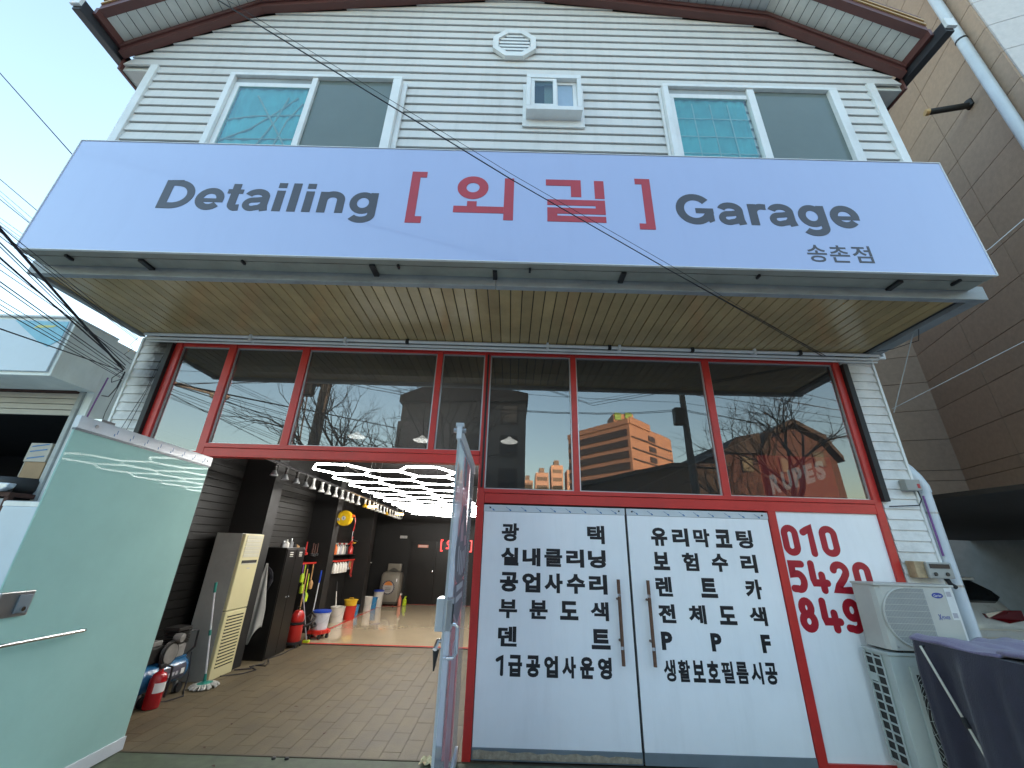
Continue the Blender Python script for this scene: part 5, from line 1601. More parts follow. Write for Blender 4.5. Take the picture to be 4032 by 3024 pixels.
# coiled hose and white cloth hanging on the locker side
o = tag(MB().tube([(-3.93 + (.09 + .02 * math.sin(k * .9)) * math.cos(k * .42) * 1.15, 2.845 - .010 * (k % 5), 1.10 + (.19 + .02 * math.sin(k * .37)) * math.sin(k * .42)) for k in range(120)], .009, 6).build('coiled_hose', 'cable', None, smooth=True), 'black coiled hose hanging on the side of the locker', 'hose')
hk = MB()
def cl(u, v):
    wd__ = .02 + .15 * min(1, v * 1.4)
    return (-3.93 + (u - .5) * 2 * wd__ * .72 + .015 * v, 2.80 - .03 * math.sin(u * 9 + v * 2) * v - .02 * v, 1.36 - v * (1.02 + .12 * math.sin(u * 5)))
o = tag(hk.grid(cl, 18, 26).build('hanging_cloth', 'cloth_white', None, smooth=True, solid=.006), 'long white cloth hanging beside the locker', 'cloth')
# ---- vacuum cleaner
o = thing('vacuum_cleaner', 'red drum vacuum cleaner standing past the locker', 'vacuum', (-3.72, 3.82, 0))
MB().lathe([(.02, .085), (.105, .085), (.115, .10), (.115, .33), (.10, .34)], (-3.72, 3.82, 0), 'z', 20).build('drum', 'vac_red', o, smooth=True)
MB().lathe([(.108, .341), (.118, .35), (.118, .375), (.10, .38)], (-3.72, 3.82, 0), 'z', 20).build('clamp_ring', 'black_rubber', o, smooth=True)
MB().lathe([(.10, .3805), (.112, .40), (.10, .50), (.06, .56), (.02, .57)], (-3.72, 3.82, 0), 'z', 20).build('motor_head', 'vac_red', o, smooth=True)
MB().tube([(-3.76, 3.82, .56), (-3.76, 3.82, .61), (-3.68, 3.82, .61), (-3.68, 3.82, .56)], .010, 8).build('carry_handle', 'black_rubber', o, smooth=True)
MB().tube([(-3.62, 3.84, .30), (-3.52, 3.92, .34), (-3.48, 4.0, .44), (-3.56, 4.02, .50), (-3.62, 3.98, .44), (-3.55, 4.10, .26), (-3.60, 4.35, .24), (-3.70, 4.5, .30)], .022, 10).build('suction_hose', 'black_rubber', o, smooth=True)
m = MB().lathe([(.05, .05), (.14, .05), (.14, .0845), (.05, .0845)], (-3.72, 3.82, 0), 'z', 16)
m.build('base_ring', 'black_rubber', o)
for k in range(4):
    a = R(45 + 90 * k)
    MB().lathe([(.005, -.015), (.025, -.015), (.025, .015), (.005, .015)], (-3.72 + .13 * math.cos(a), 3.82 + .13 * math.sin(a), .0255), 'x', 10).build('castor', 'black_metal', o)
# ---- buckets
def bucket(name, label, cx_, cy_, z0, h_, r0, r1, mm, lid=None, handle=True, grp='buckets along the left wall'):
    t = thing(name, label, 'bucket', (cx_, cy_, z0), grp)
    MB().lathe([(r0 * .1, 0), (r0, .0), (r1, h_), (r1 + .008, h_), (r1 + .008, h_ - .02), (r1 + .001, h_ - .022)][:4] + [(r1 + .008, h_ - .012), (r1 - .004, h_ - .012)], (cx_, cy_, z0), 'z', 22).build('pail', mm, t, smooth=True)
    if lid:
        MB().lathe([(.01, h_ + .0005), (r1 + .012, h_ + .0005), (r1 + .012, h_ + .03), (r1 - .01, h_ + .036), (.01, h_ + .036)], (cx_, cy_, z0), 'z', 22).build('lid', lid, t, smooth=True)
    if handle:
        pts = [(cx_ + (r1 + .004) * math.cos(R(k * 18)), cy_ - (r1 * .3 + r1 * .7 * math.sin(R(k * 18))) , z0 + h_ * (.82 - .45 * math.sin(R(k * 18)))) for k in range(11)]
        MB().tube(pts, .003, 5).build('wire_handle', 'steel', t)
    return t
DZ = .007
# dolly and its bucket
o = thing('bucket_dolly', 'red wheeled dolly under the translucent bucket', 'dolly', (-3.60, 4.55, DZ), None)
m = MB()
m.lathe([(.02, .085), (.17, .085), (.175, .10), (.175, .145), (.15, .148), (.02, .148)], (-3.60, 4.55, DZ), 'z', 20)
for k in range(5):
    a = R(72 * k + 10)
    m.box(-3.60 + .15 * math.cos(a) - .045, -3.60 + .15 * math.cos(a) + .045, 4.55 + .15 * math.sin(a) - .045, 4.55 + .15 * math.sin(a) + .045, DZ + .086, DZ + .14)
m.build('deck', 'bucket_red', o, smooth=True)
for k in range(5):
    a = R(72 * k + 10)
    MB().lathe([(.006, -.018), (.038, -.018), (.038, .018), (.006, .018)], (-3.60 + .16 * math.cos(a), 4.55 + .16 * math.sin(a), DZ + .0385), 'x', 14).build('castor', 'black_rubber', o)
bucket('bucket', 'translucent bucket with bright blue rim on the red dolly', -3.60, 4.55, DZ + .1485, .285, .135, .16, 'bucket_clear', 'lid_blue')
bucket('bucket', 'white bucket with a brush handle standing in it', -3.95, 6.30, DZ, .31, .135, .16, 'bucket_white')
bucket('bucket', 'red bucket under the yellow one', -3.78, 6.62, DZ, .30, .115, .145, 'bucket_red', None, False)
o = thing('yellow_bucket', 'yellow bucket stacked in the red bucket', 'bucket', (-3.78, 6.62, DZ + .30), 'buckets along the left wall')
MB().lathe([(.02, .001), (.13, .001), (.15, .11), (.165, .112), (.165, .125), (.15, .126)], (-3.78, 6.62, DZ + .30), 'z', 22).build('pail', 'bucket_yellow', o, smooth=True)
MB().tube([(-3.85, 6.62, DZ + .426), (-3.82, 6.62, DZ + .46), (-3.74, 6.62, DZ + .46), (-3.71, 6.62, DZ + .426)], .008, 6).build('grip', 'bucket_yellow', o, smooth=True)
bucket('bucket', 'small blue bucket before the rear column', -3.91, 7.35, DZ, .22, .085, .105, 'bucket_blue')
bucket('bucket', 'white pail just behind the rear column', -3.83, 8.10, DZ, .34, .10, .12, 'bucket_white')
bucket('bucket', 'blue pail between two white ones at the rear', -3.80, 8.50, DZ, .28, .09, .11, 'bucket_blue')
bucket('bucket', 'white pail with dark blue lid by the grey machine', -3.78, 8.88, DZ, .40, .12, .14, 'bucket_white', 'lid_blue')
# brush standing in the white bucket, brooms
def stick(name, label, cat, a, b, r_, mm, tipm=None, tl=.15, headm=None, head=None):
    t = thing(name, label, cat, a, 'brushes and brooms')
    a, b = Vector(a), Vector(b)
    d = (b - a).normalized()
    MB().tube([a, b], r_, 8).build('handle', mm, t, smooth=True)
    if tipm:
        MB().tube([b - d * tl, b + d * .004], r_ * 1.35, 8).build('grip', tipm, t, smooth=True)
    if headm:
        MB().box(a.x - head[0], a.x + head[0], a.y - head[1], a.y + head[1], a.z - head[2], a.z + .004).build('head', headm, t, bevel=.006)
    return t
stick('brush', 'long brush with white handle and black tip in the white bucket', 'brush', (-3.98, 6.32, DZ + .03), (-4.08, 6.30, .83), .013, 'bottle_white', 'black_rubber', .2)
stick('broom', 'white broom pole with blue grip behind the dolly', 'broom', (-3.86, 4.72, .05), (-3.80, 4.64, 1.16), .012, 'white_pole', 'lid_blue', .22, 'black_rubber', (.03, .06, .04))
stick('broom', 'slanting lilac brush with yellow head beside the vacuum', 'broom', (-3.62, 4.12, .045), (-3.80, 4.02, .80), .011, 'graphic_grey', None, 0, 'lime', (.05, .04, .035))
stick('broom', 'yellow wooden broom stick leaning behind the vacuum', 'broom', (-3.88, 4.2, .02), (-3.98, 4.4, 1.20), .011, 'wood_pale')
# ---- hanging brushes in the second bay
y2 = 4.56
for k, (dy, z0, z1, mm, lab) in enumerate(((-.20, .95, 1.28, 'purple', 'purple brush hanging on the wall past the locker'), (-.11, .75, 1.28, 'lime', 'lime green brush hanging on the wall past the locker'), (.00, .62, 1.26, 'black_rubber', 'black brush hanging on the wall past the locker'), (.12, .58, 1.10, 'lime', 'long yellow green wash mitt brush hanging on the wall'), (.24, .80, 1.27, 'wood_pale', 'wooden brush hanging on the wall past the locker'))):
    t = thing('hanging_brush', lab, 'brush', (-4.05, y2 + dy, z0), 'hanging brushes')
    MB().tube([(-4.05, y2 + dy, z0 + .15), (-4.06, y2 + dy, z1)], .012, 8).build('handle', mm, t, smooth=True)
    MB().lathe([(.008, 0), (.04, .02), (.045, .12), (.02, .17)], (-4.04, y2 + dy, z0), 'z', 10).build('bristles', mm if mm != 'purple' else 'lime', t, smooth=True)
sh = tag(MB().box(-4.10, -4.075, 4.2, 4.96, 1.28, 1.31).box(-4.371, -4.1005, 4.9, 4.93, 1.285, 1.305).box(-4.371, -4.1005, 4.25, 4.28, 1.285, 1.305).build('tool_rail', 'bucket_red', None), 'red hook rail above the hanging brushes', 'rail')
for k, (yy, z0) in enumerate(((4.33, 1.70), (4.62, 1.68), (4.72, 1.66), (4.83, 1.68))):
    t = thing('hand_tool', 'red handled tool hanging high past the locker' if k == 0 else ORD[k - 1] + ' dark tool right of the red one past the locker', 'tool', (-4.06, yy, z0 - .25), 'tools on the slat wall')
    MB().tube([(-4.06, yy, z0 - .2), (-4.06, yy, z0)], [.02, .012], 8).build('handle', 'vac_red' if k == 0 else 'rust', t, smooth=True)
    MB().lathe([(.005, 0), (.045, .01), (.045, .05), (.012, .06)], (-4.06, yy, z0 - .25), 'z', 12).build('head', 'vac_red' if k == 0 else 'black_rubber', t, smooth=True)
# ---- third bay: shelf of spray bottles, hose reel
sh = thing('bottle_shelf', 'black wall shelf carrying spray bottles in the third bay', 'shelf', (-4.28, 6.6, 1.38))
BOX('board', 'black_wall', sh, -4.371, -4.20, 5.35, 7.58, 1.405, 1.425)
BOX('lip', 'bucket_red', sh, -4.199, -4.185, 5.35, 7.58, 1.27, 1.30)
BOX('lower_board', 'black_wall', sh, -4.371, -4.20, 5.35, 7.58, 1.27, 1.285)
bt = {}
def spray(name, label, x, y, z, hh, r_, mm, cap, grp):
    t = thing(name, label, 'bottle', (x, y, z), grp)
    MB().lathe([(r_ * .2, 0), (r_, .004), (r_, hh * .62), (r_ * .35, hh * .78), (r_ * .32, hh * .86)], (x, y, z), 'z', 12).build('bottle', mm, t, smooth=True)
    MB().box(x - .012, x + .05, y - .014, y + .014, z + hh * .8605, z + hh).build('trigger', cap, t, bevel=.004)
for k in range(6):
    spray('spray_bottle', ORD[k] + ' spray bottle from the left standing on the wall shelf', -4.28, 6.36 + k * .145, 1.4255, .27, .045, ['orange', 'bottle_white', 'graphic_grey', 'bottle_white', 'emblem_grey', 'black_rubber'][k], 'vac_red' if k % 2 else 'bottle_white', 'bottles on the shelf')
for k in range(5):
    t = thing('hanging_bottle', ORD[k] + ' white bottle from the left hanging under the wall shelf', 'bottle', (-4.26, 6.38 + k * .175, 1.0), 'white bottles hanging under the shelf')
    MB().lathe([(.012, 1.0), (.055, 1.004), (.055, 1.19), (.02, 1.235), (.018, 1.25)], (-4.24, 6.38 + k * .175, 0), 'z', 12).build('bottle', 'bottle_white', t, smooth=True)
    MB().box(-4.26, -4.20, 6.365 + k * .175, 6.395 + k * .175, 1.2505, 1.2695).build('trigger', 'bucket_red', t)
for k, (yy, mm) in enumerate(((7.24, 'graphic_grey'), (7.31, 'orange'), (7.38, 'wood_pale'), (7.46, 'bucket_red'), (7.54, 'bucket_red'))):
    z0 = 1.05 if k < 3 else .85
    t = thing('detail_brush', ['grey', 'orange', 'pale wooden', 'long red', 'longest red'][k] + ' detailing brush hung under the shelf end', 'brush', (-4.19, yy, z0), 'detailing brushes')
    MB().tube([(-4.215, yy, z0 + .06), (-4.215, yy, 1.2695)], .010, 6).build('handle', mm, t)
    MB().lathe([(.008, 0), (.022, .01), (.02, .055), (.01, .06)], (-4.215, yy, z0), 'z', 8).build('bristles', 'black_rubber' if k % 2 else mm, t)
t = thing('foam_gun', 'red foam gun standing at the right end of the bottle shelf', 'sprayer', (-4.28, 7.38, 1.4255))
MB().lathe([(.01, 0), (.07, .004), (.07, .16), (.03, .21), (.025, .24)], (-4.28, 7.38, 1.4255), 'z', 14).build('tank', 'vac_red', t, smooth=True)
MB().box(-4.32, -4.24, 7.33, 7.43, 1.666, 1.74).build('valve_body', 'vac_red', t, bevel=.008)
MB().tube([(-4.28, 7.38, 1.741), (-4.28, 7.39, 1.87)], .022, 8).build('neck', 'vac_red', t)
MB().tube([(-4.24, 7.38, 1.70), (-4.18, 7.43, 1.71)], .015, 8).build('nozzle', 'bucket_yellow', t)
o = thing('hose_reel', 'yellow hose reel on the column with red hose hanging down', 'hose reel', (-3.72, 5.25, 2.2))
MB().lathe([(.02, -.07), (.15, -.07), (.165, -.055), (.165, .055), (.15, .07), (.02, .07)], (-3.72, 5.17, 2.215), 'y', 26).build('drum_case', 'reel_yellow', o, smooth=True)
MB().lathe([(.005, -.078), (.045, -.078), (.045, -.0705), (.005, -.0705)], (-3.72, 5.17, 2.215), 'y', 18).build('hub_plate', 'white_label', o)
BOX('hub_mark', 'graphic_dark', o, -3.725, -3.715, 5.086, 5.0915, 2.19, 2.24)
BOX('bracket', 'dark_iron', o, -3.90, -3.851, 5.12, 5.22, 2.15, 2.28, .004)
BOX('bracket_arm', 'grey_metal', o, -3.8505, -3.80, 5.06, 5.24, 2.16, 2.21, .004)
MB().tube([(-3.58, 5.17, 2.25), (-3.53, 5.17, 2.28), (-3.50, 5.17, 2.26)], [.04, .022, .016], 8).build('hose_guide', 'orange', o, smooth=True)
MB().tube([(-3.50, 5.17, 2.26), (-3.47, 5.17, 2.16), (-3.48, 5.18, 2.02), (-3.50, 5.2, 1.95)], .010, 8).build('hose', 'vac_red', o, smooth=True)
MB().tube([(-3.50, 5.2, 1.95), (-3.50, 5.2, 1.78), (-3.36, 5.2, 1.74)], .008, 6).build('hose_gun', 'steel', o)
MB().tube([(-3.72, 5.17, 2.38), (-3.80, 5.2, 2.6), (-3.6, 5.2, 2.9)], .006, 6).build('air_line', 'cable', o)
# ---- fourth bay
for k, (yy, zz, mm, nm, lab, cat) in enumerate(((8.15, 1.52, 'vac_red', 'red_sprayer', 'round red sprayer on the rear wall bay', 'sprayer'), (8.45, 1.36, 'orange', 'orange_sprayer', 'orange red sprayer lower on the rear wall bay', 'sprayer'), (8.65, 1.62, 'steel', 'metal_funnel', 'metal funnel hanging on the rear wall bay', 'funnel'), (8.2, 1.06, 'graphic_grey', 'clear_bottle', 'clear bottle hanging on the rear wall bay', 'bottle'), (9.05, .98, 'bottle_white', 'white_bottle', 'white trigger bottle next to the grey machine top', 'bottle'))):
    t = thing(nm, lab, cat, (-4.30, yy, zz), 'things on the rear wall bay')
    MB().lathe([(.01, 0), (.06, .01), (.06, .09), (.025, .13), (.02, .15)], (-4.30, yy, zz), 'z', 12).build('body', mm, t, smooth=True)
    MB().tube([(-4.30, yy, zz + .1505), (-4.25, yy, zz + .19), (-4.17, yy, zz + .18)], .014, 6).build('spout', mm, t)
    BOX('hook', 'black_metal', t, -4.371, -4.3605, yy - .01, yy + .01, zz + .05, zz + .2)
# ---- grey machine with the round emblem
o = thing('extractor_machine', 'grey brown wheeled machine with a round emblem in the rear corner', 'machine', (-3.55, 9.3, 0))
def loft(levels, mm, nm, par):
    m_ = MB()
    n_ = 16
    for (z_, hx_, hy_, oy) in levels:
        for k in range(n_):
            a = 2 * math.pi * k / n_
            c_, s_ = math.cos(a), math.sin(a)
            e_ = .35
            m_.v.append((-3.55 + hx_ * math.copysign(abs(c_) ** e_, c_), 9.3 + oy + hy_ * math.copysign(abs(s_) ** e_, s_), z_))
    L_ = len(levels)
    m_.f = [(i * n_ + k, i * n_ + (k + 1) % n_, (i + 1) * n_ + (k + 1) % n_, (i + 1) * n_ + k) for i in range(L_ - 1) for k in range(n_)] + [tuple(range(n_ - 1, -1, -1)), tuple(range((L_ - 1) * n_, L_ * n_))]
    return m_.build(nm, mm, par, smooth=True)
loft([(.07, .27, .22, 0), (.14, .30, .24, 0), (.5, .31, .25, 0), (.80, .30, .24, .02), (.89, .27, .20, .04), (.92, .2, .12, .05)], 'machine', 'body', o)
loft([(.055, .29, .23, 0), (.12, .31, .255, 0)], 'machine_dark', 'skirt', o)
BOX('control_head', 'machine', o, -3.75, -3.33, 9.36, 9.48, .9205, 1.14, .03)
MB().prism([(-3.70 + .32 * k / 10, .93 + .09 * math.sin(math.pi * k / 10)) for k in range(11)], 'y', 9.32, 9.358).build('lid_handle', 'machine_dark', o)
for xx in (-3.72, -3.38):
    MB().lathe([(.006, -.02), (.045, -.02), (.045, .02), (.006, .02)], (xx, 9.12, .052), 'x', 14).build('castor', 'black_rubber', o)
    MB().lathe([(.006, -.02), (.045, -.02), (.045, .02), (.006, .02)], (xx, 9.45, .052), 'x', 14).build('castor', 'black_rubber', o)
em = MB()
n_ = 44
pts = []
for k in range(n_):
    a = 2 * math.pi * k / n_
    rr = .175 if k % 2 else .205
    pts.append((-3.575 + rr * math.cos(a), .50 + rr * math.sin(a)))
em.prism(pts, 'y', 9.040, 9.046)
em = em.build('emblem', 'graphic_dark', o)
MB().prism([(-3.575 + .16 * math.cos(2 * math.pi * k / 24), .50 + .16 * math.sin(2 * math.pi * k / 24)) for k in range(24)], 'y', 9.036, 9.0395).build('emblem_disc', 'emblem_grey', em)
MB().prism([(-3.575 + .13 * math.cos(R(10 + 160 * k / 12)), .535 + .13 * math.sin(R(10 + 160 * k / 12))) for k in range(13)], 'y', 9.032, 9.0355).build('emblem_top', 'emblem_orange', em)
for k in range(3):
    BOX('emblem_bar', 'graphic_dark', em, -3.66, -3.49, 9.032, 9.0355, .40 + k * .04, .412 + k * .04)
BOX('tag', 'white_label', o, -3.36, -3.33, 9.044, 9.047, .66, .74)
spray('pump_bottle', 'pink pump bottle on the floor by the grey machine', -3.19, 9.08, .0102, .34, .05, 'pink', 'bottle_white', 'bottles by the machine')
spray('pump_bottle', 'lime yellow bottle on the floor by the grey machine', -3.08, 9.25, .0102, .25, .06, 'lime', 'lime', 'bottles by the machine')
# ---- back wall
o = thing('back_door', 'black double door with red sign plate in the rear wall', 'door', (-2.75, 9.64, 0))
BOX('door_leaf', 'black_lock', o, -3.18, -2.335, 9.632, 9.659, .012, 1.815, .003)
BOX('door_leaf', 'black_lock', o, -2.33, -1.50, 9.632, 9.659, .012, 1.815, .003)
BOX('blind', 'black_wall', o, -3.15, -2.36, 9.622, 9.6315, 1.22, 1.60)
for k in range(9):
    BOX('blind_slat', 'black_wall', o, -3.15, -2.36, 9.614, 9.6215, 1.225 + k * .041, 1.255 + k * .041)
pl = BOX('sign_plate', 'pink', o, -2.93, -2.60, 9.612, 9.6315, 1.625, 1.71)
for k in range(2):
    BOX('print_line', 'bottle_white', pl, -2.90, -2.63, 9.6095, 9.6115, 1.643 + k * .034, 1.658 + k * .034)
MB().lathe([(.005, -.05), (.03, -.045), (.034, -.02), (.015, 0)], (-2.40, 9.632, .94), 'y', 12).build('knob', 'chrome', o, smooth=True)
o = thing('wall_notice', 'small white notice high on the rear wall', 'notice', (-3.44, 9.65, 1.89))
BOX('plate', 'bottle_white', o, -3.55, -3.325, 9.648, 9.6595, 1.89, 1.967)
for k in range(4):
    BOX('print_line', 'graphic_grey', o, -3.53 + k * .05, -3.50 + k * .05, 9.645, 9.6475, 1.90, 1.95)
o = thing('wall_letters', 'red bracketed lettering on the rear wall', 'sign', (-1.7, 9.65, 1.53))
yb = 9.64
def wl_(polys, nm='lettering'):
    mb = MB()
    for p in polys:
        mb.prism(p, 'y', yb - .02, yb + .0195)
    return mb.build(nm, 'neon_red', o)
wl_([rect(-2.21, -2.17, 1.53, 1.89), rect(-2.1695, -2.13, 1.85, 1.89), rect(-2.1695, -2.13, 1.53, 1.57)], 'bracket_mark')
wl_([rect(-1.225, -1.19, 1.53, 1.89), rect(-1.27, -1.2255, 1.85, 1.89), rect(-1.27, -1.2255, 1.53, 1.57)], 'bracket_mark')
ring = []
for k in range(20):
    a, b = 2 * math.pi * k / 20, 2 * math.pi * (k + 1) / 20
    e = lambda t, r_: (-1.93 + r_ * math.cos(t), 1.79 + r_ * math.sin(t))
    ring.append([e(a, .085), e(b, .085), e(b, .04), e(a, .04)])
wl_(ring + [rect(-1.955, -1.905, 1.6505, 1.70), rect(-2.03, -1.7905, 1.605, 1.65), rect(-1.79, -1.735, 1.56, 1.87)])
wl_([rect(-1.65, -1.5005, 1.825, 1.87), rect(-1.50, -1.445, 1.74, 1.87), rect(-1.395, -1.34, 1.73, 1.87), rect(-1.65, -1.34, 1.675, 1.715), rect(-1.39, -1.34, 1.6605, 1.6745), rect(-1.65, -1.34, 1.62, 1.66), rect(-1.65, -1.60, 1.6055, 1.6195), rect(-1.65, -1.34, 1.56, 1.605)])
o = thing('small_monitor', 'small thin framed screen hanging below the lights at the back', 'screen', (-3.55, 9.0, 2.45))
fr_m = MB().box(-3.66, -3.40, 9.0, 9.01, 2.46, 2.475).box(-3.66, -3.645, 9.0, 9.01, 2.4755, 2.60).box(-3.415, -3.40, 9.0, 9.01, 2.4755, 2.60)
fr_m.build('frame', 'lamp_white', o)
BOX('panel', 'black_metal', o, -3.6445, -3.4155, 9.002, 9.008, 2.4755, 2.60)
for xx in (-3.65, -3.41):
    MB().tube([(xx, 9.005, 2.60), (xx, 9.005, 3.62)], .003, 4).build('hanger', 'black_metal', o)
# ---- floor clutter
tag(MB().tube([(-3.80, 2.35, .012), (-3.62, 2.45, .008), (-3.66, 2.62, .008), (-3.50, 2.60, .008), (-3.55, 2.78, .008), (-3.68, 3.0, .008), (-3.62, 3.3, .008), (-3.64, 3.7, .01)], .008, 6).build('floor_cable', 'cable', None, smooth=True), 'dark cable snaking on the tiles between air conditioner and locker', 'cable', 'floor cables')
tag(MB().tube([(-3.80, 2.05, .012), (-3.6, 2.2, .008), (-3.52, 2.4, .008), (-3.7, 2.55, .008), (-3.58, 2.7, .008), (-3.66, 2.9, .008)], .007, 6).build('floor_cable', 'cable', None, smooth=True), 'second dark cable looping in front of the air conditioner', 'cable', 'floor cables')
m = MB()
r3 = random.Random(4)
m.grid(lambda u, v: (-.69 + .13 * u + .01 * r3.uniform(-1, 1), -.12 + .12 * v + .01 * r3.uniform(-1, 1), .012 + .03 * r3.random()), 6, 6)
tag(m.build('crumpled_paper', 'paper', None, solid=.002), 'small crumpled pale paper on the threshold by the centre door', 'paper')
lv = None
for k in range(9):
    xx, yy, an = rng.uniform(-3.0, -.7), rng.uniform(-.3, 1.6), rng.uniform(0, 6.3)
    if lv is None:
        lv = MB().add([(-.022, 0, .001), (0, -.010, .005), (.026, 0, .002), (0, .011, .006), (-.022, 0, .0005), (0, -.010, .0045), (.026, 0, .0015), (0, .011, .0055)], [(0, 1, 2, 3), (7, 6, 5, 4), (0, 4, 5, 1), (1, 5, 6, 2), (2, 6, 7, 3), (3, 7, 4, 0)]).build('dry_leaf', 'rust', None, loc=None)
        o = lv
    else:
        o = share(lv, 'dry_leaf', (0, 0, 0))
    o.location = (xx, yy, .0022)
    o.rotation_euler = (0, 0, an)
    tag(o, 'tiny dry leaf lying on the doorway floor', 'leaf', 'dry leaves on the floor')
for k, (xx, yy) in enumerate(((-1.93, -.06), (-1.82, -.06))):
    tag(MB().lathe([(.004, 0), (.018, 0), (.018, .010), (.012, .014), (.004, .014)], (xx, yy, .0018), 'z', 10).build('floor_bolt', 'black_metal', None), ('left' if k == 0 else 'right') + ' black floor stop on the threshold line of the open doorway', 'bolt', 'floor stops')

# ================================================================== ACROSS THE STREET (seen as reflections in the glass)
o = thing('grey_house', 'dark grey house across the street reflected in the middle transom panes', 'building', (-2.0, -11, 0))
MB().prism([(-4.45, -.03), (.47, -.03), (.47, 7.35), (-1.1, 7.7), (-3.05, 7.7), (-4.45, 7.05)], 'y', -18, -11).build('wall', 'r_dark', o)
MB().prism([(-4.55, 7.02), (.55, 7.3), (.55, 7.6), (-1.1, 7.9), (-3.1, 7.92), (-4.55, 7.3)], 'y', -18.2, -10.8).build('roof', 'r_roof', o)
for xx, zz in ((-1.75, 5.0), (-.55, 5.0), (-1.75, 6.3), (-.55, 6.3), (-.55, 3.7)):
    wz = BOX('window', 'r_low', o, xx, xx + .72, -10.98, -10.93, zz, zz + .85)
    BOX('pane', 'car_glass', wz, xx + .07, xx + .65, -10.925, -10.91, zz + .07, zz + .78)
BOX('side_block', 'r_grey', o, -4.40, -2.3, -10.97, -10.5, -.03, 6.1)
o = thing('orange_hotel', 'orange sunlit hotel with dark window bands reflected in the glass', 'building', (24, -84, 0))
hA, hB, hC, hD = (13.9, -96), (26.0, -80), (40.5, -94), (30, -118)
MB().prism([hA, hB, hC, hD], 'z', -.03, 28.4).build('wall', 'r_hotel', o)
def band(p, q_, u0, u1, z0, z1, mm, nm, out=.2):
    p, q_ = Vector((*p, 0)), Vector((*q_, 0))
    d = q_ - p
    nn_ = Vector((-d.y, d.x, 0)).normalized()
    if nn_.y < 0:
        nn_ = -nn_
    a, b = p + d * u0 + nn_ * .02, p + d * u1 + nn_ * .02
    c, e = a + nn_ * out, b + nn_ * out
    MB().prism([(a.x, a.y), (b.x, b.y), (e.x, e.y), (c.x, c.y)], 'z', z0, z1).build(nm, mm, o)
for k in range(8):
    zz = 8.2 + k * 2.45
    band(hA, hB, .02, .97, zz, zz + 1.55, 'r_glassband', 'window_band')
    band(hB, hC, .03, .97, zz - .35, zz - .05, 'r_glassband', 'floor_line')
    band(hB, hC, .40, .55, zz + .25, zz + 1.5, 'r_glassband', 'window')
band(hA, hB, .0, 1.0, 28.0, 29.2, 'r_hotel', 'parapet', .3)
band(hB, hC, .0, .45, 28.0, 29.6, 'r_hotel', 'parapet', .3)
BOX('roof_block', 'r_hotel', o, 24.2, 29.0, -92, -86, 28.4, 32.2)
BOX('roof_sign', 'roof_green', o, 24.5, 26.0, -85.95, -85.6, 30.6, 32.4)
BOX('roof_sign', 'roof_green', o, 27.0, 28.5, -85.95, -85.6, 30.6, 32.4)
for i, (xx, ww, hh) in enumerate(((3.5, 4, 26), (8.5, 5, 29), (14.5, 4.5, 32), (20.5, 5, 30.5))):
    t = thing('apartment_tower', ['lowest pinkish apartment tower in the reflection', 'second lowest pinkish apartment tower in the reflection', 'tallest pinkish apartment tower in the reflection', 'pinkish apartment tower next to the orange hotel in the reflection'][i], 'building', (xx, -150, 0), 'far apartment towers')
    BOX('wall', 'r_tower', t, xx, xx + ww, -158, -150, -.03, hh)
    BOX('roof_fin', 'r_grey', t, xx + ww * .3, xx + ww * .7, -156, -152, hh, hh + 2.2)
    for k in range(6):
        BOX('window_band', 'r_glassband', t, xx + .5, xx + ww - .5, -149.98, -149.9, hh - 3 - k * 3, hh - 1.6 - k * 3)
o = thing('low_shop', 'low dark shop across the street reflected under the orange hotel', 'building', (8, -18, 0))
MB().prism([(4.2, -.03), (11.9, -.03), (11.9, 6.2), (9.0, 6.15), (4.2, 5.0)], 'y', -24, -18).build('wall', 'r_low', o)
MB().prism([(4.0, 5.0), (9.0, 6.16), (12.0, 6.22), (12.0, 6.4), (9.0, 6.36), (4.0, 5.2)], 'y', -24.3, -17.6).build('roof', 'r_roof', o)
BOX('fascia_sign', 'r_grey', o, 5.0, 9.4, -17.99, -17.9, 3.9, 4.6)
o = thing('brick_house', 'red brick gambrel house reflected in the right transom pane', 'building', (15, -18, 0))
MB().prism([(14.0, -.03), (17.9, -.03), (17.9, 6.6), (17.2, 7.7), (15.8, 8.5), (14.6, 7.9), (14.0, 6.9)], 'y', -28, -17.6).build('gable_wall', 'r_brick', o)
BOX('wing_wall', 'r_brick', o, 11.95, 13.98, -26, -18, -.03, 7.0)
MB().prism([(13.8, 6.9), (14.5, 8.0), (15.8, 8.75), (17.35, 7.85), (18.1, 6.6), (18.1, 6.9), (17.45, 8.05), (15.8, 9.0), (14.4, 8.2), (13.7, 7.1)], 'y', -28.2, -17.3).build('roof', 'r_roof', o)
MB().prism([(11.7, 7.0), (13.98, 7.0), (13.98, 8.2), (12.6, 7.9)], 'y', -26.2, -17.7).build('wing_roof', 'r_roof', o)
for xx, zz, yy in ((12.8, 6.0, -17.98), (14.7, 5.9, -17.58), (16.6, 6.3, -17.58)):
    wz = BOX('window', 'r_roof', o, xx, xx + .65, yy, yy + .06, zz, zz + .9)
    BOX('pane', 'car_glass', wz, xx + .07, xx + .58, yy + .0605, yy + .07, zz + .07, zz + .83)
o = thing('red_banner', 'red banner with white letters and an added glow behind the right transom pane', 'sign', (3.7, .8, 2.2))
BOX('cloth', 'banner_red', o, 3.22, 4.17, .80, .806, 2.15, 2.92)  # cloth banner, its glow is added and not a lamp
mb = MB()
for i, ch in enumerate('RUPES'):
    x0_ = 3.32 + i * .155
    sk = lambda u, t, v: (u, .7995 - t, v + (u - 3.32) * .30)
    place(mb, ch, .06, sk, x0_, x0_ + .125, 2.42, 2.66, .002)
mb.build('lettering', 'banner_white', o)
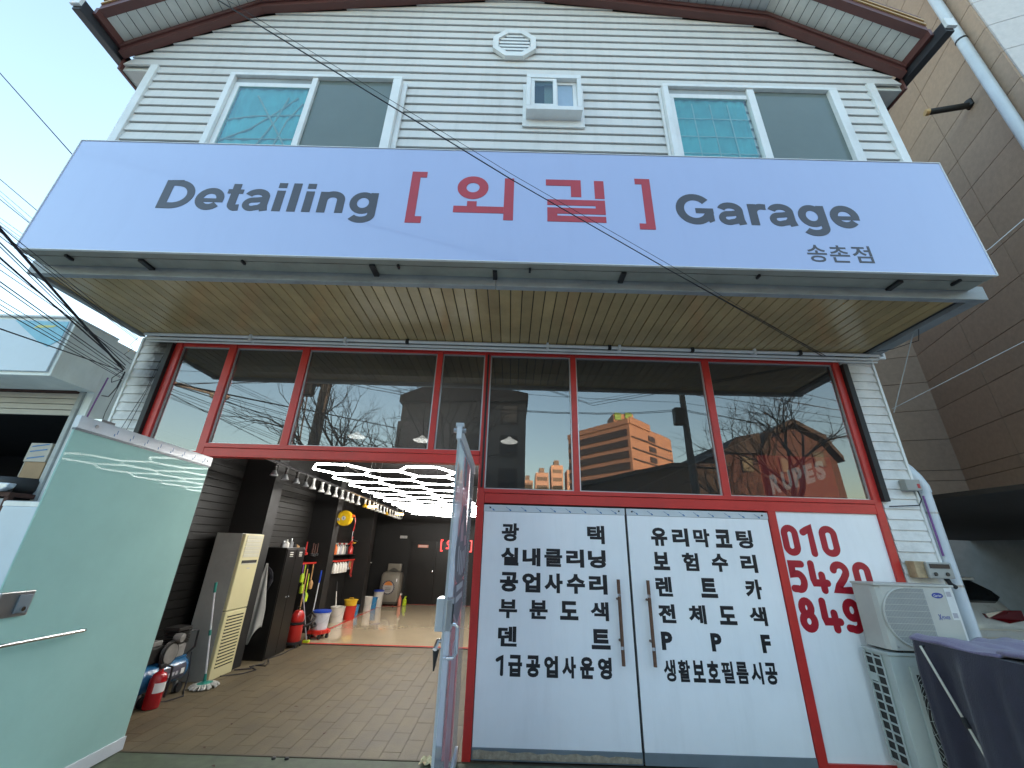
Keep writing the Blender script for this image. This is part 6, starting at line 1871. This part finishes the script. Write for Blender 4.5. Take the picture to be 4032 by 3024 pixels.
for xx in (3.25, 4.14):
    MB().tube([(xx, .803, 2.92), (xx, .803, 3.62)], .004, 5).build('cord', 'cable', o)
def bare_tree(name, label, x, y, hgt, seed, spread_):
    r_ = random.Random(seed)
    t = thing(name, label, 'tree', (x, y, 0), 'bare street trees')
    tm, bm_ = MB(), MB()
    def grow(p, d, L, rad, lvl, m_):
        pts, rs = [p], [rad]
        c = p.copy()
        dd = d.copy()
        for k in range(3):
            dd = (dd + Vector((r_.uniform(-.18, .18), r_.uniform(-.18, .18), r_.uniform(-.05, .14)))).normalized()
            c = c + dd * (L / 3)
            pts.append(c.copy())
            rs.append(rad * (1 - .28 * (k + 1) / 3 * 1.3))
        m_.tube(pts, rs, 6 if lvl < 2 else 4, cap=False)
        if lvl >= 6:
            return
        n_ = 3 if lvl < 5 else 2
        for k in range(n_):
            ax = dd.orthogonal().normalized()
            ax = Matrix.Rotation(r_.uniform(0, 6.28), 3, dd) @ ax
            nd = (Matrix.Rotation(R(r_.uniform(18, 46)) * spread_, 3, ax) @ dd).normalized()
            grow(pts[-1] if k else pts[2], nd, L * r_.uniform(.62, .8), rs[-1] * .80, lvl + 1, bm_)
    grow(Vector((x, y, -.03)), Vector((0, 0, 1)), hgt * .34, hgt * .027, 0, tm)
    tm.build('trunk', 'bark', t, smooth=True)
    bm_.build('branches', 'bark', t, smooth=True)
bare_tree('street_tree', 'bare tree reflected left of the grey house', -4.6, -8.6, 8.0, 11, 1.0)
bare_tree('street_tree', 'bare tree reflected over the front of the grey house', -2.6, -9.6, 7.6, 23, 1.0)
bare_tree('street_tree', 'bare tree reflected in front of the brick house', 9.7, -10.5, 8.4, 5, 1.15)
bare_tree('street_tree', 'bare tree reflected at the right of the brick house', 14.5, -14, 9.5, 31, 1.1)
for xx, yy, hh, lab in ((7.05, -11.0, 8.6, 'concrete utility pole reflected in the right transom panes'), (-7.4, -10.2, 9.0, 'thick utility pole reflected in the third transom pane'), (-8.6, -13, 10.5, 'second utility pole reflected beside the thick one'), (-15.2, -7.4, 10.2, 'utility pole carrying the overhead wires out of frame left')):
    t = thing('utility_pole', lab, 'pole', (xx, yy, 0), 'utility poles')
    MB().tube([(xx, yy, -.03), (xx, yy, hh)], [.17, .11], 10).build('shaft', 'pole_conc', t, smooth=True)
    BOX('crossarm', 'dark_iron', t, xx - .9, xx + .9, yy - .22, yy - .12, hh - .7, hh - .6)
    for s_ in (-.8, -.4, .4, .8):
        MB().lathe([(.01, 0), (.05, .02), (.04, .1), (.05, .14), (.01, .16)], (xx + s_, yy - .17, hh - .5995), 'z', 8).build('insulator', 'dark_iron', t)
    BOX('transformer', 'dark_iron', t, xx - .6, xx - .2, yy + .18, yy + .5, hh - 2.2, hh - 1.5, .05)
for k in range(7):
    zz = 9.9 - k * .22 - rng.uniform(0, .5)
    cable([(-28, -11.5, zz + rng.uniform(0, .6)), (-7.4, -10.2, zz - rng.uniform(.3, .9)), (7.05, -11.2, zz - 1.2 + rng.uniform(-.4, .6)), (40, -22, zz)], rng.choice((.012, .018, .03)), 'street cable strung between the poles across the road', 'street cables', sag=rng.uniform(.15, .7))
for k in range(5):
    cable([(-7.4, -10.2, 8.6 - k * .2), (-4.6, -.7, 5.0 - k * .25)][::-1] if False else [(-15.2, -7.4, 9.6 - k * .15), (-7.4, -10.2, 8.3 - k * .18)], .014, 'cable running along the left side of the street', 'street cables', sag=.2)
o = thing('street_lamp', 'curved arm street lamp reflected in the leftmost transom panes', 'street lamp', (-14.5, -10, 0))
MB().tube([(-14.5, -10, -.03), (-14.5, -10, 6.6), (-14.1, -10, 7.2), (-13.0, -10, 7.2), (-11.5, -10, 6.85)], .07, 8).build('pole', 'grey_metal', o, smooth=True)
MB().lathe([(.02, -.4), (.12, -.3), (.16, 0), (.12, .25), (.02, .35)], (-11.1, -10, 6.75), 'x', 10).build('lamp_head', 'grey_metal', o, smooth=True)
o = thing('lattice_mast', 'thin lattice mast reflected in the second transom pane', 'mast', (-17, -26, 0))
for (sx_, sy_) in ((-1, -1), (1, -1), (1, 1), (-1, 1)):
    MB().tube([(-17 + sx_ * .9, -26 + sy_ * .9, -.03), (-17 + sx_ * .15, -26 + sy_ * .15, 15.5)], .06, 5).build('leg', 'dark_iron', o)
m = MB()
for k in range(12):
    z0, z1 = k * 1.3, (k + 1) * 1.3
    w0, w1 = .9 - .75 * z0 / 15.6, .9 - .75 * z1 / 15.6
    for s_ in (-1, 1):
        m.tube([(-17 - w0, -26 + s_ * w0, z0), (-17 + w1, -26 + s_ * w1, z1)], .03, 4)
        m.tube([(-17 + w0, -26 + s_ * w0, z0), (-17 - w1, -26 + s_ * w1, z1)], .03, 4)
m.build('bracing', 'dark_iron', o)
